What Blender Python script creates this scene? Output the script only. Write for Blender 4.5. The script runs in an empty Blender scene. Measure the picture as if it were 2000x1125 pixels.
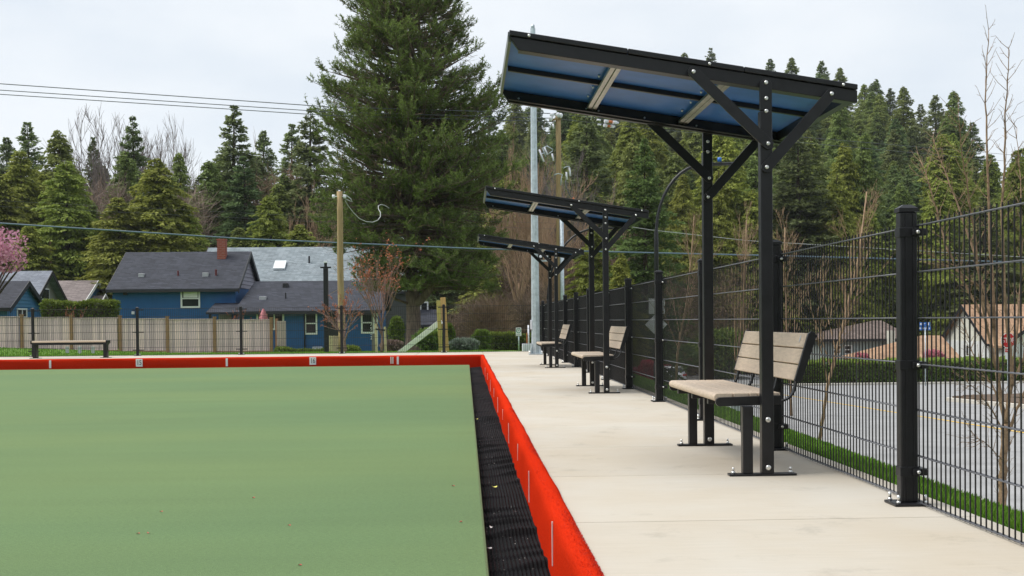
import bpy, math, random
import numpy as np
from mathutils import Vector, Matrix

random.seed(7)
rng = np.random.default_rng(7)
SC = bpy.context.scene
COL = SC.collection
R = math.radians

# ------------------------------------------------------------------ camera
CAM_H = 0.84
F_PX, PPY = 2400.0, 668.02            # focal length and principal row, in photo pixels (2000 x 1125)
YAW, PITCH, ROLL = 0.0377272, R(-1.0), R(-0.55)
cam_rot = Matrix.Rotation(-YAW, 3, 'Z') @ Matrix.Rotation(math.pi / 2 + PITCH, 3, 'X') @ Matrix.Rotation(ROLL, 3, 'Z')
cd = bpy.data.cameras.new('camera')
cam = bpy.data.objects.new('camera', cd)
COL.objects.link(cam)
cam.matrix_world = Matrix.Translation((0, 0, CAM_H)) @ cam_rot.to_4x4()
cd.sensor_width = 36.0
cd.lens = F_PX / 2000.0 * 36.0
cd.shift_y = (PPY - 562.5) / 2000.0
cd.clip_start = 0.05
cd.clip_end = 3000
SC.camera = cam

# ------------------------------------------------------------------ sky and sun
SUN_DIR = Vector((-0.52, 0.06, 0.85)).normalized()
w = bpy.data.worlds.new('World')
SC.world = w
w.use_nodes = True
nt = w.node_tree
nt.nodes.clear()
out = nt.nodes.new('ShaderNodeOutputWorld')
bg = nt.nodes.new('ShaderNodeBackground')
bg.inputs['Strength'].default_value = 0.1
sky = nt.nodes.new('ShaderNodeTexSky')
sky.sky_type = 'NISHITA'
sky.sun_disc = False
sky.sun_elevation = math.asin(SUN_DIR.z)
sky.sun_rotation = math.atan2(SUN_DIR.x, SUN_DIR.y)
tc = nt.nodes.new('ShaderNodeTexCoord')
mp = nt.nodes.new('ShaderNodeMapping')
mp.inputs['Scale'].default_value = (1.0, 1.0, 2.6)
cn = nt.nodes.new('ShaderNodeTexNoise')
cn.inputs['Scale'].default_value = 2.3
cn.inputs['Detail'].default_value = 6
cn.inputs['Roughness'].default_value = 0.52
cr = nt.nodes.new('ShaderNodeValToRGB')
cr.color_ramp.elements[0].position = 0.36
cr.color_ramp.elements[0].color = (5.7, 6.4, 7.2, 1)
cr.color_ramp.elements[1].position = 0.60
cr.color_ramp.elements[1].color = (7.5, 7.85, 8.2, 1)
mx = nt.nodes.new('ShaderNodeMix')
mx.data_type = 'RGBA'
mx.inputs[0].default_value = 0.93
L = nt.links.new
L(tc.outputs['Generated'], mp.inputs['Vector'])
L(mp.outputs['Vector'], cn.inputs['Vector'])
L(cn.outputs['Fac'], cr.inputs['Fac'])
L(sky.outputs['Color'], mx.inputs[6])
L(cr.outputs['Color'], mx.inputs[7])
L(mx.outputs[2], bg.inputs['Color'])
L(bg.outputs['Background'], out.inputs['Surface'])
sl = bpy.data.lights.new('sun', 'SUN')
sl.energy = 3.0
sl.angle = R(38)
sl.color = (1.0, 0.96, 0.90)
so = bpy.data.objects.new('sun', sl)
COL.objects.link(so)
so.rotation_euler = SUN_DIR.to_track_quat('Z', 'Y').to_euler()
so.location = (0, 0, 30)

SC.view_settings.view_transform = 'Standard'
SC.view_settings.look = 'None'
SC.view_settings.gamma = 1.0
SC.view_settings.exposure = 0.35
SC.cycles.max_bounces = 6
SC.cycles.transparent_max_bounces = 8

# ------------------------------------------------------------------ pixel -> place
def ray(px, py):
    v = Vector(((px - 1000.0) / F_PX, (PPY - py) / F_PX, -1.0))
    return cam_rot @ v
def atY(px, py, Y):                    # point of the sight line on the plane y = Y
    d = ray(px, py)
    t = Y / d.y
    return Vector((d.x * t, Y, CAM_H + d.z * t))
def atZ(px, py, z):                    # point of the sight line at height z
    d = ray(px, py)
    t = (z - CAM_H) / d.z
    return Vector((d.x * t, d.y * t, z))
def XatY(px, Y, py=640): return atY(px, py, Y).x
def ZatY(px, py, Y): return atY(px, py, Y).z

# ------------------------------------------------------------------ materials
MATS = {}
def new_mat(name):
    m = bpy.data.materials.new(name)
    m.use_nodes = True
    MATS[name] = m
    b = m.node_tree.nodes['Principled BSDF']
    return m, m.node_tree, b
def pmat(name, col, rough=0.6, metal=0.0, var=0.15, scale=6.0, bump=0.0, bscale=60.0, spec=0.5, col2=None, stretch=(1, 1, 1), rvar=0.0):
    """colour with noise variation, fine bump"""
    m, t, b = new_mat(name)
    n = t.nodes
    tcn = n.new('ShaderNodeTexCoord')
    mpn = n.new('ShaderNodeMapping')
    mpn.inputs['Scale'].default_value = stretch
    t.links.new(tcn.outputs['Object'], mpn.inputs['Vector'])
    nz = n.new('ShaderNodeTexNoise')
    nz.inputs['Scale'].default_value = scale
    nz.inputs['Detail'].default_value = 6
    nz.inputs['Roughness'].default_value = 0.6
    t.links.new(mpn.outputs['Vector'], nz.inputs['Vector'])
    rp = n.new('ShaderNodeValToRGB')
    a = tuple(max(0, c * (1 - var)) for c in col) if col2 is None else col
    c2 = tuple(min(1, c * (1 + var)) for c in col) if col2 is None else col2
    rp.color_ramp.elements[0].position = 0.3
    rp.color_ramp.elements[1].position = 0.7
    rp.color_ramp.elements[0].color = (*a, 1)
    rp.color_ramp.elements[1].color = (*c2, 1)
    t.links.new(nz.outputs['Fac'], rp.inputs['Fac'])
    t.links.new(rp.outputs['Color'], b.inputs['Base Color'])
    b.inputs['Roughness'].default_value = rough
    b.inputs['Metallic'].default_value = metal
    b.inputs['Specular IOR Level'].default_value = spec
    if rvar:
        mr = n.new('ShaderNodeMapRange')
        mr.inputs['To Min'].default_value = rough - rvar
        mr.inputs['To Max'].default_value = rough + rvar
        t.links.new(nz.outputs['Fac'], mr.inputs['Value'])
        t.links.new(mr.outputs['Result'], b.inputs['Roughness'])
    if bump:
        nb = n.new('ShaderNodeTexNoise')
        nb.inputs['Scale'].default_value = bscale
        nb.inputs['Detail'].default_value = 4
        t.links.new(mpn.outputs['Vector'], nb.inputs['Vector'])
        bp = n.new('ShaderNodeBump')
        bp.inputs['Strength'].default_value = bump
        bp.inputs['Distance'].default_value = 0.02
        t.links.new(nb.outputs['Fac'], bp.inputs['Height'])
        t.links.new(bp.outputs['Normal'], b.inputs['Normal'])
    return m
def foliage(name, c1, c2, trans=0.25, hue=0.03, val=0.25, rough=0.7):
    m, t, b = new_mat(name)
    n = t.nodes
    at = n.new('ShaderNodeAttribute'); at.attribute_name = 'tint'
    rp = n.new('ShaderNodeValToRGB')
    rp.color_ramp.elements[0].color = (*c1, 1)
    rp.color_ramp.elements[1].color = (*c2, 1)
    t.links.new(at.outputs['Fac'], rp.inputs['Fac'])
    oi = n.new('ShaderNodeObjectInfo')
    hs = n.new('ShaderNodeHueSaturation')
    m1 = n.new('ShaderNodeMapRange'); m1.inputs['To Min'].default_value = 0.5 - hue; m1.inputs['To Max'].default_value = 0.5 + hue
    mv = n.new('ShaderNodeMath'); mv.operation = 'MULTIPLY'; mv.inputs[1].default_value = 7.31
    mf = n.new('ShaderNodeMath'); mf.operation = 'FRACT'
    m2 = n.new('ShaderNodeMapRange'); m2.inputs['To Min'].default_value = 1 - val; m2.inputs['To Max'].default_value = 1 + val
    t.links.new(oi.outputs['Random'], m1.inputs['Value'])
    t.links.new(oi.outputs['Random'], mv.inputs[0])
    t.links.new(mv.outputs[0], mf.inputs[0])
    t.links.new(mf.outputs[0], m2.inputs['Value'])
    t.links.new(m1.outputs['Result'], hs.inputs['Hue'])
    t.links.new(m2.outputs['Result'], hs.inputs['Value'])
    t.links.new(rp.outputs['Color'], hs.inputs['Color'])
    t.links.new(hs.outputs['Color'], b.inputs['Base Color'])
    b.inputs['Roughness'].default_value = rough
    b.inputs['Specular IOR Level'].default_value = 0.25
    tr = n.new('ShaderNodeBsdfTranslucent')
    t.links.new(hs.outputs['Color'], tr.inputs['Color'])
    ms = n.new('ShaderNodeMixShader'); ms.inputs['Fac'].default_value = trans
    o = n['Material Output']
    t.links.new(b.outputs['BSDF'], ms.inputs[1])
    t.links.new(tr.outputs['BSDF'], ms.inputs[2])
    t.links.new(ms.outputs['Shader'], o.inputs['Surface'])
    return m
def shingle(name, c1, c2, cm):
    m, t, b = new_mat(name)
    n = t.nodes
    tcn = n.new('ShaderNodeTexCoord')
    sx = n.new('ShaderNodeSeparateXYZ'); cx = n.new('ShaderNodeCombineXYZ')
    t.links.new(tcn.outputs['Object'], sx.inputs[0])
    ad = n.new('ShaderNodeMath'); ad.operation = 'ADD'
    t.links.new(sx.outputs['X'], ad.inputs[0]); t.links.new(sx.outputs['Y'], ad.inputs[1])
    t.links.new(ad.outputs[0], cx.inputs['X']); t.links.new(sx.outputs['Z'], cx.inputs['Y'])
    br = n.new('ShaderNodeTexBrick')
    br.inputs['Scale'].default_value = 1.0
    br.inputs['Brick Width'].default_value = 0.34
    br.inputs['Row Height'].default_value = 0.085
    br.inputs['Mortar Size'].default_value = 0.008
    br.inputs['Color1'].default_value = (*c1, 1)
    br.inputs['Color2'].default_value = (*c2, 1)
    br.inputs['Mortar'].default_value = (*cm, 1)
    t.links.new(cx.outputs[0], br.inputs['Vector'])
    nz = n.new('ShaderNodeTexNoise'); nz.inputs['Scale'].default_value = 1.1; nz.inputs['Detail'].default_value = 5
    t.links.new(tcn.outputs['Object'], nz.inputs['Vector'])
    mr = n.new('ShaderNodeMapRange'); mr.inputs['To Min'].default_value = 0.65; mr.inputs['To Max'].default_value = 1.35
    t.links.new(nz.outputs['Fac'], mr.inputs['Value'])
    hs = n.new('ShaderNodeHueSaturation')
    t.links.new(mr.outputs['Result'], hs.inputs['Value'])
    t.links.new(br.outputs['Color'], hs.inputs['Color'])
    t.links.new(hs.outputs['Color'], b.inputs['Base Color'])
    bp = n.new('ShaderNodeBump'); bp.inputs['Strength'].default_value = 0.5; bp.inputs['Distance'].default_value = 0.02
    t.links.new(br.outputs['Fac'], bp.inputs['Height']); bp.invert = True
    t.links.new(bp.outputs['Normal'], b.inputs['Normal'])
    b.inputs['Roughness'].default_value = 0.75
    b.inputs['Specular IOR Level'].default_value = 0.3
    return m
def siding(name, col, axis, pitch, rough=0.65, depth=0.03):
    m, t, b = new_mat(name)
    n = t.nodes
    tcn = n.new('ShaderNodeTexCoord')
    wv = n.new('ShaderNodeTexWave')
    wv.wave_type = 'BANDS'; wv.bands_direction = axis; wv.wave_profile = 'SAW'
    wv.inputs['Scale'].default_value = 0.314 / pitch
    t.links.new(tcn.outputs['Object'], wv.inputs['Vector'])
    nz = n.new('ShaderNodeTexNoise'); nz.inputs['Scale'].default_value = 2.0; nz.inputs['Detail'].default_value = 6
    t.links.new(tcn.outputs['Object'], nz.inputs['Vector'])
    mr = n.new('ShaderNodeMapRange'); mr.inputs['To Min'].default_value = 0.8; mr.inputs['To Max'].default_value = 1.2
    t.links.new(nz.outputs['Fac'], mr.inputs['Value'])
    hs = n.new('ShaderNodeHueSaturation'); hs.inputs['Color'].default_value = (*col, 1)
    t.links.new(mr.outputs['Result'], hs.inputs['Value'])
    t.links.new(hs.outputs['Color'], b.inputs['Base Color'])
    bp = n.new('ShaderNodeBump'); bp.inputs['Strength'].default_value = 0.8; bp.inputs['Distance'].default_value = depth
    t.links.new(wv.outputs['Color'], bp.inputs['Height'])
    t.links.new(bp.outputs['Normal'], b.inputs['Normal'])
    b.inputs['Roughness'].default_value = rough
    return m

M = MATS
pmat('black_steel', (0.0105, 0.0105, 0.0125), 0.36, 0.0, 0.3, 14, 0.06, 400, 0.40, rvar=0.06)
pmat('black_rail', (0.012, 0.011, 0.012), 0.5, 0.0, 0.2, 9, 0, 60, 0.4)
pmat('grey_rail', (0.11, 0.115, 0.13), 0.42, 0.0, 0.2, 9, 0, 60, 0.5)
pmat('bolt_steel', (0.72, 0.72, 0.70), 0.3, 0.9, 0.15, 40)
pmat('galvanised', (0.50, 0.56, 0.60), 0.42, 0.55, 0.22, 9, 0.03, 30, rvar=0.08)
pmat('strut_steel', (0.42, 0.40, 0.36), 0.35, 0.8, 0.2, 12)
pmat('roof_blue', (0.055, 0.165, 0.50), 0.42, 0.0, 0.14, 5, 0.02, 90, 0.25)
pmat('end_cap', (0.09, 0.10, 0.08), 0.32, 0.0, 0.15, 5)  # grey green reflected from the carpet put into this base colour
pmat('plank', (0.61, 0.49, 0.375), 0.62, 0.0, 0.13, 14, 0.12, 120, 0.3, stretch=(6, 1, 6))
pmat('joint', (0.30, 0.27, 0.22), 0.9, 0, 0.2, 5)
pmat('kerb_concrete', (0.52, 0.49, 0.43), 0.85, 0, 0.12, 3, 0.1, 90)
pmat('asphalt', (0.30, 0.30, 0.30), 0.85, 0, 0.16, 1.2, 0.3, 160, 0.3)
pmat('yellow_paint', (0.62, 0.40, 0.06), 0.7, 0, 0.2, 10)
pmat('soil', (0.10, 0.065, 0.04), 0.95, 0, 0.4, 3, 0.5, 20)
pmat('netting', (0.004, 0.004, 0.005), 0.6, 0, 0.4, 40, 0.6, 240, 0.10)
pmat('wood_pole', (0.33, 0.235, 0.12), 0.75, 0, 0.22, 5, 0.3, 30, 0.3, stretch=(4, 4, 0.35))
pmat('cedar_board', (0.70, 0.53, 0.53), 0.8, 0, 0.3, 6, 0.3, 40, 0.2, stretch=(5, 5, 0.5))
pmat('cedar_board_b', (0.53, 0.405, 0.41), 0.8, 0, 0.3, 6, 0.3, 40, 0.2, stretch=(5, 5, 0.5))
pmat('cedar_board_c', (0.78, 0.585, 0.555), 0.8, 0, 0.3, 6, 0.3, 40, 0.2, stretch=(5, 5, 0.5))
pmat('cedar_post', (0.30, 0.18, 0.095), 0.75, 0, 0.25, 6, 0.3, 40, 0.3, stretch=(5, 5, 0.5))
pmat('fresh_lumber', (0.50, 0.33, 0.12), 0.7, 0, 0.2, 6, 0.2, 40, 0.3, stretch=(5, 5, 0.5))
pmat('green_lumber', (0.40, 0.35, 0.10), 0.7, 0, 0.2, 6, 0.2, 40, 0.3, stretch=(5, 5, 0.5))
pmat('pale_stake', (0.50, 0.43, 0.24), 0.7, 0, 0.2, 6, 0.2, 40)
pmat('white_paint', (0.78, 0.78, 0.76), 0.5, 0, 0.04, 6)
pmat('grey_board', (0.90, 0.88, 0.89), 0.6, 0, 0.08, 4)
pmat('white_plastic', (0.74, 0.74, 0.80), 0.4, 0, 0.05, 6)
pmat('ink', (0.02, 0.03, 0.03), 0.6, 0, 0.1, 6)
pmat('sign_green', (0.03, 0.22, 0.17), 0.5, 0, 0.1, 6)
pmat('sign_red', (0.50, 0.012, 0.02), 0.4, 0, 0.1, 6)
pmat('sign_blue', (0.01, 0.13, 0.50), 0.4, 0, 0.1, 6)
pmat('sign_back', (0.70, 0.71, 0.72), 0.5, 0.0, 0.1, 6)
pmat('brick_red', (0.36, 0.11, 0.075), 0.85, 0, 0.3, 9, 0.3, 30)
pmat('mortar', (0.35, 0.30, 0.26), 0.9, 0, 0.2, 9)
pmat('dark_trim', (0.018, 0.018, 0.022), 0.5, 0, 0.2, 5)
pmat('maroon_trim', (0.12, 0.018, 0.022), 0.5, 0, 0.2, 5)
pmat('skylight', (0.72, 0.76, 0.76), 0.25, 0, 0.05, 5)
pmat('vent_grey', (0.42, 0.43, 0.45), 0.5, 0, 0.1, 5)
pmat('bark_pine', (0.16, 0.115, 0.095), 0.9, 0, 0.4, 5, 0.8, 14, 0.2, stretch=(2.5, 2.5, 0.5))
pmat('bark_dark', (0.075, 0.055, 0.042), 0.9, 0, 0.35, 5, 0.4, 14, 0.2)
pmat('bark_young', (0.26, 0.175, 0.11), 0.8, 0, 0.45, 22, 0.3, 60, 0.3)
pmat('bark_red', (0.23, 0.14, 0.115), 0.8, 0, 0.25, 10)
pmat('bark_grey', (0.20, 0.165, 0.15), 0.85, 0, 0.25, 5)
pmat('bark_tan', (0.31, 0.205, 0.125), 0.85, 0, 0.25, 5)
pmat('wire_blue', (0.10, 0.15, 0.20), 0.5, 0, 0.1, 5)
pmat('wire_dark', (0.10, 0.11, 0.12), 0.6, 0, 0.1, 5)
pmat('wire_pale', (0.36, 0.37, 0.36), 0.5, 0, 0.1, 5)
pmat('insulator_orange', (0.55, 0.16, 0.05), 0.5, 0, 0.1, 5)
pmat('pink_cloth', (0.62, 0.24, 0.27), 0.85, 0, 0.2, 7)
pmat('car_white', (0.72, 0.73, 0.75), 0.2, 0, 0.02, 3)
pmat('car_red', (0.36, 0.02, 0.03), 0.2, 0, 0.05, 3)
pmat('glass_dark', (0.018, 0.022, 0.026), 0.06, 0, 0.3, 2, 0, 1, 0.6)
pmat('tyre', (0.02, 0.02, 0.02), 0.85, 0, 0.2, 9)
pmat('rim', (0.5, 0.5, 0.52), 0.3, 0.8, 0.1, 9)
pmat('tail_red', (0.45, 0.01, 0.01), 0.2, 0, 0.1, 9)
pmat('wall_cream', (0.60, 0.60, 0.52), 0.7, 0, 0.07, 3)
pmat('wall_greygreen', (0.34, 0.39, 0.38), 0.7, 0, 0.1, 2)
pmat('blue_board', (0.045, 0.165, 0.30), 0.6, 0, 0.12, 5)
pmat('lilac_board', (0.26, 0.25, 0.30), 0.65, 0, 0.12, 5)
pmat('grey_gable', (0.20, 0.19, 0.17), 0.7, 0, 0.15, 4)
pmat('gate_wood', (0.44, 0.34, 0.22), 0.75, 0, 0.2, 6, 0.2, 40, stretch=(5, 5, 0.5))
pmat('utility_white', (0.62, 0.66, 0.72), 0.5, 0, 0.06, 4)
pmat('petal_red', (0.55, 0.05, 0.05), 0.6, 0, 0.2, 60)
pmat('leaf_yellow', (0.62, 0.58, 0.12), 0.6, 0, 0.2, 60)
pmat('scrap_white', (0.66, 0.62, 0.60), 0.7, 0, 0.2, 60)
siding('blue_siding', (0.010, 0.095, 0.27), 'X', 0.16)
siding('blue_siding_left', (0.028, 0.14, 0.32), 'X', 0.16)
siding('grey_siding', (0.105, 0.105, 0.11), 'Z', 0.17)
siding('white_siding', (0.86, 0.89, 0.88), 'Z', 0.18)
siding('cream_siding', (0.84, 0.84, 0.74), 'Z', 0.18)
siding('taupe_wall', (0.22, 0.20, 0.18), 'Z', 0.2)
shingle('roof_charcoal', (0.020, 0.024, 0.036), (0.042, 0.047, 0.066), (0.011, 0.011, 0.014))
shingle('roof_grey', (0.17, 0.205, 0.225), (0.27, 0.31, 0.335), (0.10, 0.12, 0.13))
shingle('roof_taupe', (0.16, 0.13, 0.125), (0.24, 0.20, 0.19), (0.09, 0.075, 0.07))
shingle('roof_brown', (0.14, 0.105, 0.09), (0.22, 0.17, 0.15), (0.07, 0.05, 0.045))
shingle('roof_tan', (0.33, 0.195, 0.115), (0.43, 0.275, 0.17), (0.20, 0.12, 0.075))
shingle('roof_slate', (0.15, 0.165, 0.20), (0.22, 0.24, 0.28), (0.09, 0.10, 0.12))
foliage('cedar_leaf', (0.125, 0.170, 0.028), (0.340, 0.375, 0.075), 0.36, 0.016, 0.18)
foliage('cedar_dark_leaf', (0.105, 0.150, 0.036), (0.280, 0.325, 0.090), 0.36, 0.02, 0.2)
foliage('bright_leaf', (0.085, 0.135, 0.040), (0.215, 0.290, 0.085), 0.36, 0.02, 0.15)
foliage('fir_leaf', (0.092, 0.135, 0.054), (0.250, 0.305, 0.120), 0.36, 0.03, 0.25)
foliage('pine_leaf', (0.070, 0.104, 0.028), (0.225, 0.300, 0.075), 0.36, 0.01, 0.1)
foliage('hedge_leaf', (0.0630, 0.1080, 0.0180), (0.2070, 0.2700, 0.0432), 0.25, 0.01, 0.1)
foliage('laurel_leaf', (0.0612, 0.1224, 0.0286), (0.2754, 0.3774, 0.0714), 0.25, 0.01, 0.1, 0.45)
foliage('grey_leaf', (0.1300, 0.1690, 0.1300), (0.2860, 0.3380, 0.2600), 0.2, 0.01, 0.1)
foliage('grass_blade', (0.0675, 0.1823, 0.0135), (0.2025, 0.3578, 0.0405), 0.3, 0.0, 0.0)
foliage('blossom', (0.4200, 0.1500, 0.2400), (0.7800, 0.4500, 0.5500), 0.3, 0.0, 0.0)
foliage('azalea_red', (0.4000, 0.0150, 0.0500), (0.6200, 0.1000, 0.1400), 0.2, 0.0, 0.0)
foliage('azalea_pink', (0.4500, 0.1300, 0.1700), (0.7000, 0.3300, 0.3600), 0.2, 0.0, 0.0)
foliage('bud_red', (0.3000, 0.0900, 0.0500), (0.5000, 0.1900, 0.1000), 0.2, 0.0, 0.1)
foliage('twig_brown', (0.1500, 0.1020, 0.0675), (0.3600, 0.2475, 0.1575), 0.1, 0.01, 0.15)
foliage('twig_red', (0.15, 0.105, 0.085), (0.32, 0.235, 0.19), 0.1, 0.01, 0.15)
foliage('twig_dark', (0.075, 0.052, 0.036), (0.19, 0.135, 0.09), 0.1, 0.01, 0.15)
foliage('carpet_fibre', (0.44, 0.017, 0.004), (0.56, 0.030, 0.009), 0.05, 0.0, 0.0)

# carpet of the bank: saturated red with fine pile
def carpet(name, a, b_, pile, scale, streak=None):
    m, t, b = new_mat(name)
    n = t.nodes
    tcn = n.new('ShaderNodeTexCoord')
    n1 = n.new('ShaderNodeTexNoise'); n1.inputs['Scale'].default_value = scale; n1.inputs['Detail'].default_value = 3
    n2 = n.new('ShaderNodeTexNoise'); n2.inputs['Scale'].default_value = 0.55; n2.inputs['Detail'].default_value = 4
    mpn = n.new('ShaderNodeMapping')
    if streak: mpn.inputs['Scale'].default_value = streak
    mpn.inputs['Rotation'].default_value = (0, 0, R(14) if streak else 0)
    t.links.new(tcn.outputs['Object'], n1.inputs['Vector'])
    t.links.new(tcn.outputs['Object'], mpn.inputs['Vector'])
    t.links.new(mpn.outputs['Vector'], n2.inputs['Vector'])
    rp = n.new('ShaderNodeValToRGB')
    rp.color_ramp.elements[0].position = 0.33; rp.color_ramp.elements[1].position = 0.67
    rp.color_ramp.elements[0].color = (*a, 1); rp.color_ramp.elements[1].color = (*b_, 1)
    t.links.new(n1.outputs['Fac'], rp.inputs['Fac'])
    mr = n.new('ShaderNodeMapRange'); mr.inputs['From Min'].default_value = 0.3; mr.inputs['From Max'].default_value = 0.7
    mr.inputs['To Min'].default_value = 0.90; mr.inputs['To Max'].default_value = 1.10
    t.links.new(n2.outputs['Fac'], mr.inputs['Value'])
    hs = n.new('ShaderNodeHueSaturation')
    t.links.new(rp.outputs['Color'], hs.inputs['Color']); t.links.new(mr.outputs['Result'], hs.inputs['Value'])
    t.links.new(hs.outputs['Color'], b.inputs['Base Color'])
    bp = n.new('ShaderNodeBump'); bp.inputs['Strength'].default_value = pile; bp.inputs['Distance'].default_value = 0.01
    t.links.new(n1.outputs['Fac'], bp.inputs['Height']); t.links.new(bp.outputs['Normal'], b.inputs['Normal'])
    b.inputs['Roughness'].default_value = 0.95
    b.inputs['Specular IOR Level'].default_value = 0.0
    b.inputs['Sheen Weight'].default_value = 0.0
    return m
def turf():
    m, t, b = new_mat('green_carpet')
    n = t.nodes; ln = t.links.new
    tcn = n.new('ShaderNodeTexCoord')
    def noise(scale, detail, sc=(1, 1, 1), rot=0.0, rough=.55):
        mp_ = n.new('ShaderNodeMapping'); mp_.inputs['Scale'].default_value = sc; mp_.inputs['Rotation'].default_value = (0, 0, rot)
        ln(tcn.outputs['Object'], mp_.inputs['Vector'])
        z = n.new('ShaderNodeTexNoise'); z.inputs['Scale'].default_value = scale; z.inputs['Detail'].default_value = detail; z.inputs['Roughness'].default_value = rough
        ln(mp_.outputs['Vector'], z.inputs['Vector']); return z.outputs['Fac']
    fine = noise(260, 2, (1, .45, 1)); mid = noise(75, 5, (.5, 1.6, 1), .03, .8); band = noise(.30, 3, (.5, 1.0, 1), R(-35)); streak = noise(1.6, 4, (.22, 1.6, 1), R(7)); wear = noise(.16, 4)
    def rng_(x, lo, hi, a=.3, c=.7):
        r = n.new('ShaderNodeMapRange'); r.inputs['From Min'].default_value = a; r.inputs['From Max'].default_value = c; r.inputs['To Min'].default_value = lo; r.inputs['To Max'].default_value = hi
        ln(x, r.inputs['Value']); return r.outputs['Result']
    def mul(a, c):
        q_ = n.new('ShaderNodeMath'); q_.operation = 'MULTIPLY'; ln(a, q_.inputs[0]); ln(c, q_.inputs[1]); return q_.outputs[0]
    val = mul(mul(mul(rng_(fine, .70, 1.30), rng_(mid, .70, 1.30)), rng_(band, .955, 1.045)), mul(rng_(streak, .95, 1.05), rng_(wear, .95, 1.05)))
    rp = n.new('ShaderNodeValToRGB'); rp.color_ramp.elements[0].position = .35; rp.color_ramp.elements[1].position = .65
    rp.color_ramp.elements[0].color = (0.108, 0.180, 0.070, 1); rp.color_ramp.elements[1].color = (0.120, 0.180, 0.064, 1)
    ln(band, rp.inputs['Fac'])
    hs = n.new('ShaderNodeHueSaturation'); ln(rp.outputs['Color'], hs.inputs['Color']); ln(val, hs.inputs['Value'])
    ln(hs.outputs['Color'], b.inputs['Base Color'])
    bp = n.new('ShaderNodeBump'); bp.inputs['Strength'].default_value = .5; bp.inputs['Distance'].default_value = .006
    ln(fine, bp.inputs['Height']); ln(bp.outputs['Normal'], b.inputs['Normal'])
    b.inputs['Roughness'].default_value = .95; b.inputs['Specular IOR Level'].default_value = .12
    b.inputs['Sheen Weight'].default_value = .08
def slab_concrete():
    m, t, b = new_mat('concrete')
    n = t.nodes; ln = t.links.new
    tcn = n.new('ShaderNodeTexCoord')
    def noise(scale, detail, sc=(1, 1, 1), rough=.6):
        mp_ = n.new('ShaderNodeMapping'); mp_.inputs['Scale'].default_value = sc; ln(tcn.outputs['Object'], mp_.inputs['Vector'])
        z = n.new('ShaderNodeTexNoise'); z.inputs['Scale'].default_value = scale; z.inputs['Detail'].default_value = detail; z.inputs['Roughness'].default_value = rough
        ln(mp_.outputs['Vector'], z.inputs['Vector']); return z.outputs['Fac']
    blot = noise(.9, 6); stain = noise(2.4, 7, (1, 1, 1), .72); broom = noise(55, 3, (.06, 1, 1)); grit = noise(420, 2); oi = n.new('ShaderNodeObjectInfo')
    def rng_(x, lo, hi, a=.3, c=.7):
        r = n.new('ShaderNodeMapRange'); r.inputs['From Min'].default_value = a; r.inputs['From Max'].default_value = c; r.inputs['To Min'].default_value = lo; r.inputs['To Max'].default_value = hi
        ln(x, r.inputs['Value']); return r.outputs['Result']
    def mul(a, c):
        q_ = n.new('ShaderNodeMath'); q_.operation = 'MULTIPLY'; ln(a, q_.inputs[0]); ln(c, q_.inputs[1]); return q_.outputs[0]
    val = mul(mul(mul(rng_(blot, .955, 1.045), rng_(stain, .74, 1.0, .26, .43)), mul(rng_(broom, .965, 1.035), rng_(grit, .95, 1.05))), rng_(oi.outputs['Random'], .975, 1.02, 0, 1))
    rp = n.new('ShaderNodeValToRGB'); rp.color_ramp.elements[0].position = .35; rp.color_ramp.elements[1].position = .65
    rp.color_ramp.elements[0].color = (0.470, 0.413, 0.330, 1); rp.color_ramp.elements[1].color = (0.468, 0.434, 0.376, 1)
    ln(blot, rp.inputs['Fac'])
    hs = n.new('ShaderNodeHueSaturation'); ln(rp.outputs['Color'], hs.inputs['Color']); ln(val, hs.inputs['Value']); ln(hs.outputs['Color'], b.inputs['Base Color'])
    bp = n.new('ShaderNodeBump'); bp.inputs['Strength'].default_value = .18; bp.inputs['Distance'].default_value = .004
    ln(broom, bp.inputs['Height']); ln(bp.outputs['Normal'], b.inputs['Normal'])
    b.inputs['Roughness'].default_value = .82; b.inputs['Specular IOR Level'].default_value = .3
turf(); slab_concrete()
carpet('red_carpet', (0.43, 0.017, 0.004), (0.57, 0.031, 0.009), 0.5, 120)

# ground: grass near the houses, needle litter under the forest
def ground_mat():
    m, t, b = new_mat('ground_grass')
    n = t.nodes
    tcn = n.new('ShaderNodeTexCoord')
    sx = n.new('ShaderNodeSeparateXYZ'); t.links.new(tcn.outputs['Object'], sx.inputs[0])
    nz = n.new('ShaderNodeTexNoise'); nz.inputs['Scale'].default_value = 1.7; nz.inputs['Detail'].default_value = 8
    t.links.new(tcn.outputs['Object'], nz.inputs['Vector'])
    r1 = n.new('ShaderNodeValToRGB')
    r1.color_ramp.elements[0].position = 0.35; r1.color_ramp.elements[1].position = 0.65
    r1.color_ramp.elements[0].color = (0.07, 0.15, 0.02, 1); r1.color_ramp.elements[1].color = (0.14, 0.25, 0.04, 1)
    t.links.new(nz.outputs['Fac'], r1.inputs['Fac'])
    r2 = n.new('ShaderNodeValToRGB')
    r2.color_ramp.elements[0].color = (0.035, 0.026, 0.018, 1); r2.color_ramp.elements[1].color = (0.10, 0.075, 0.045, 1)
    t.links.new(nz.outputs['Fac'], r2.inputs['Fac'])
    mr = n.new('ShaderNodeMapRange'); mr.inputs['From Min'].default_value = 88; mr.inputs['From Max'].default_value = 98
    t.links.new(sx.outputs['Y'], mr.inputs['Value'])
    mxn = n.new('ShaderNodeMix'); mxn.data_type = 'RGBA'
    t.links.new(mr.outputs['Result'], mxn.inputs[0]); t.links.new(r1.outputs['Color'], mxn.inputs[6]); t.links.new(r2.outputs['Color'], mxn.inputs[7])
    t.links.new(mxn.outputs[2], b.inputs['Base Color'])
    b.inputs['Roughness'].default_value = 0.95
    b.inputs['Specular IOR Level'].default_value = 0.1
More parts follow.
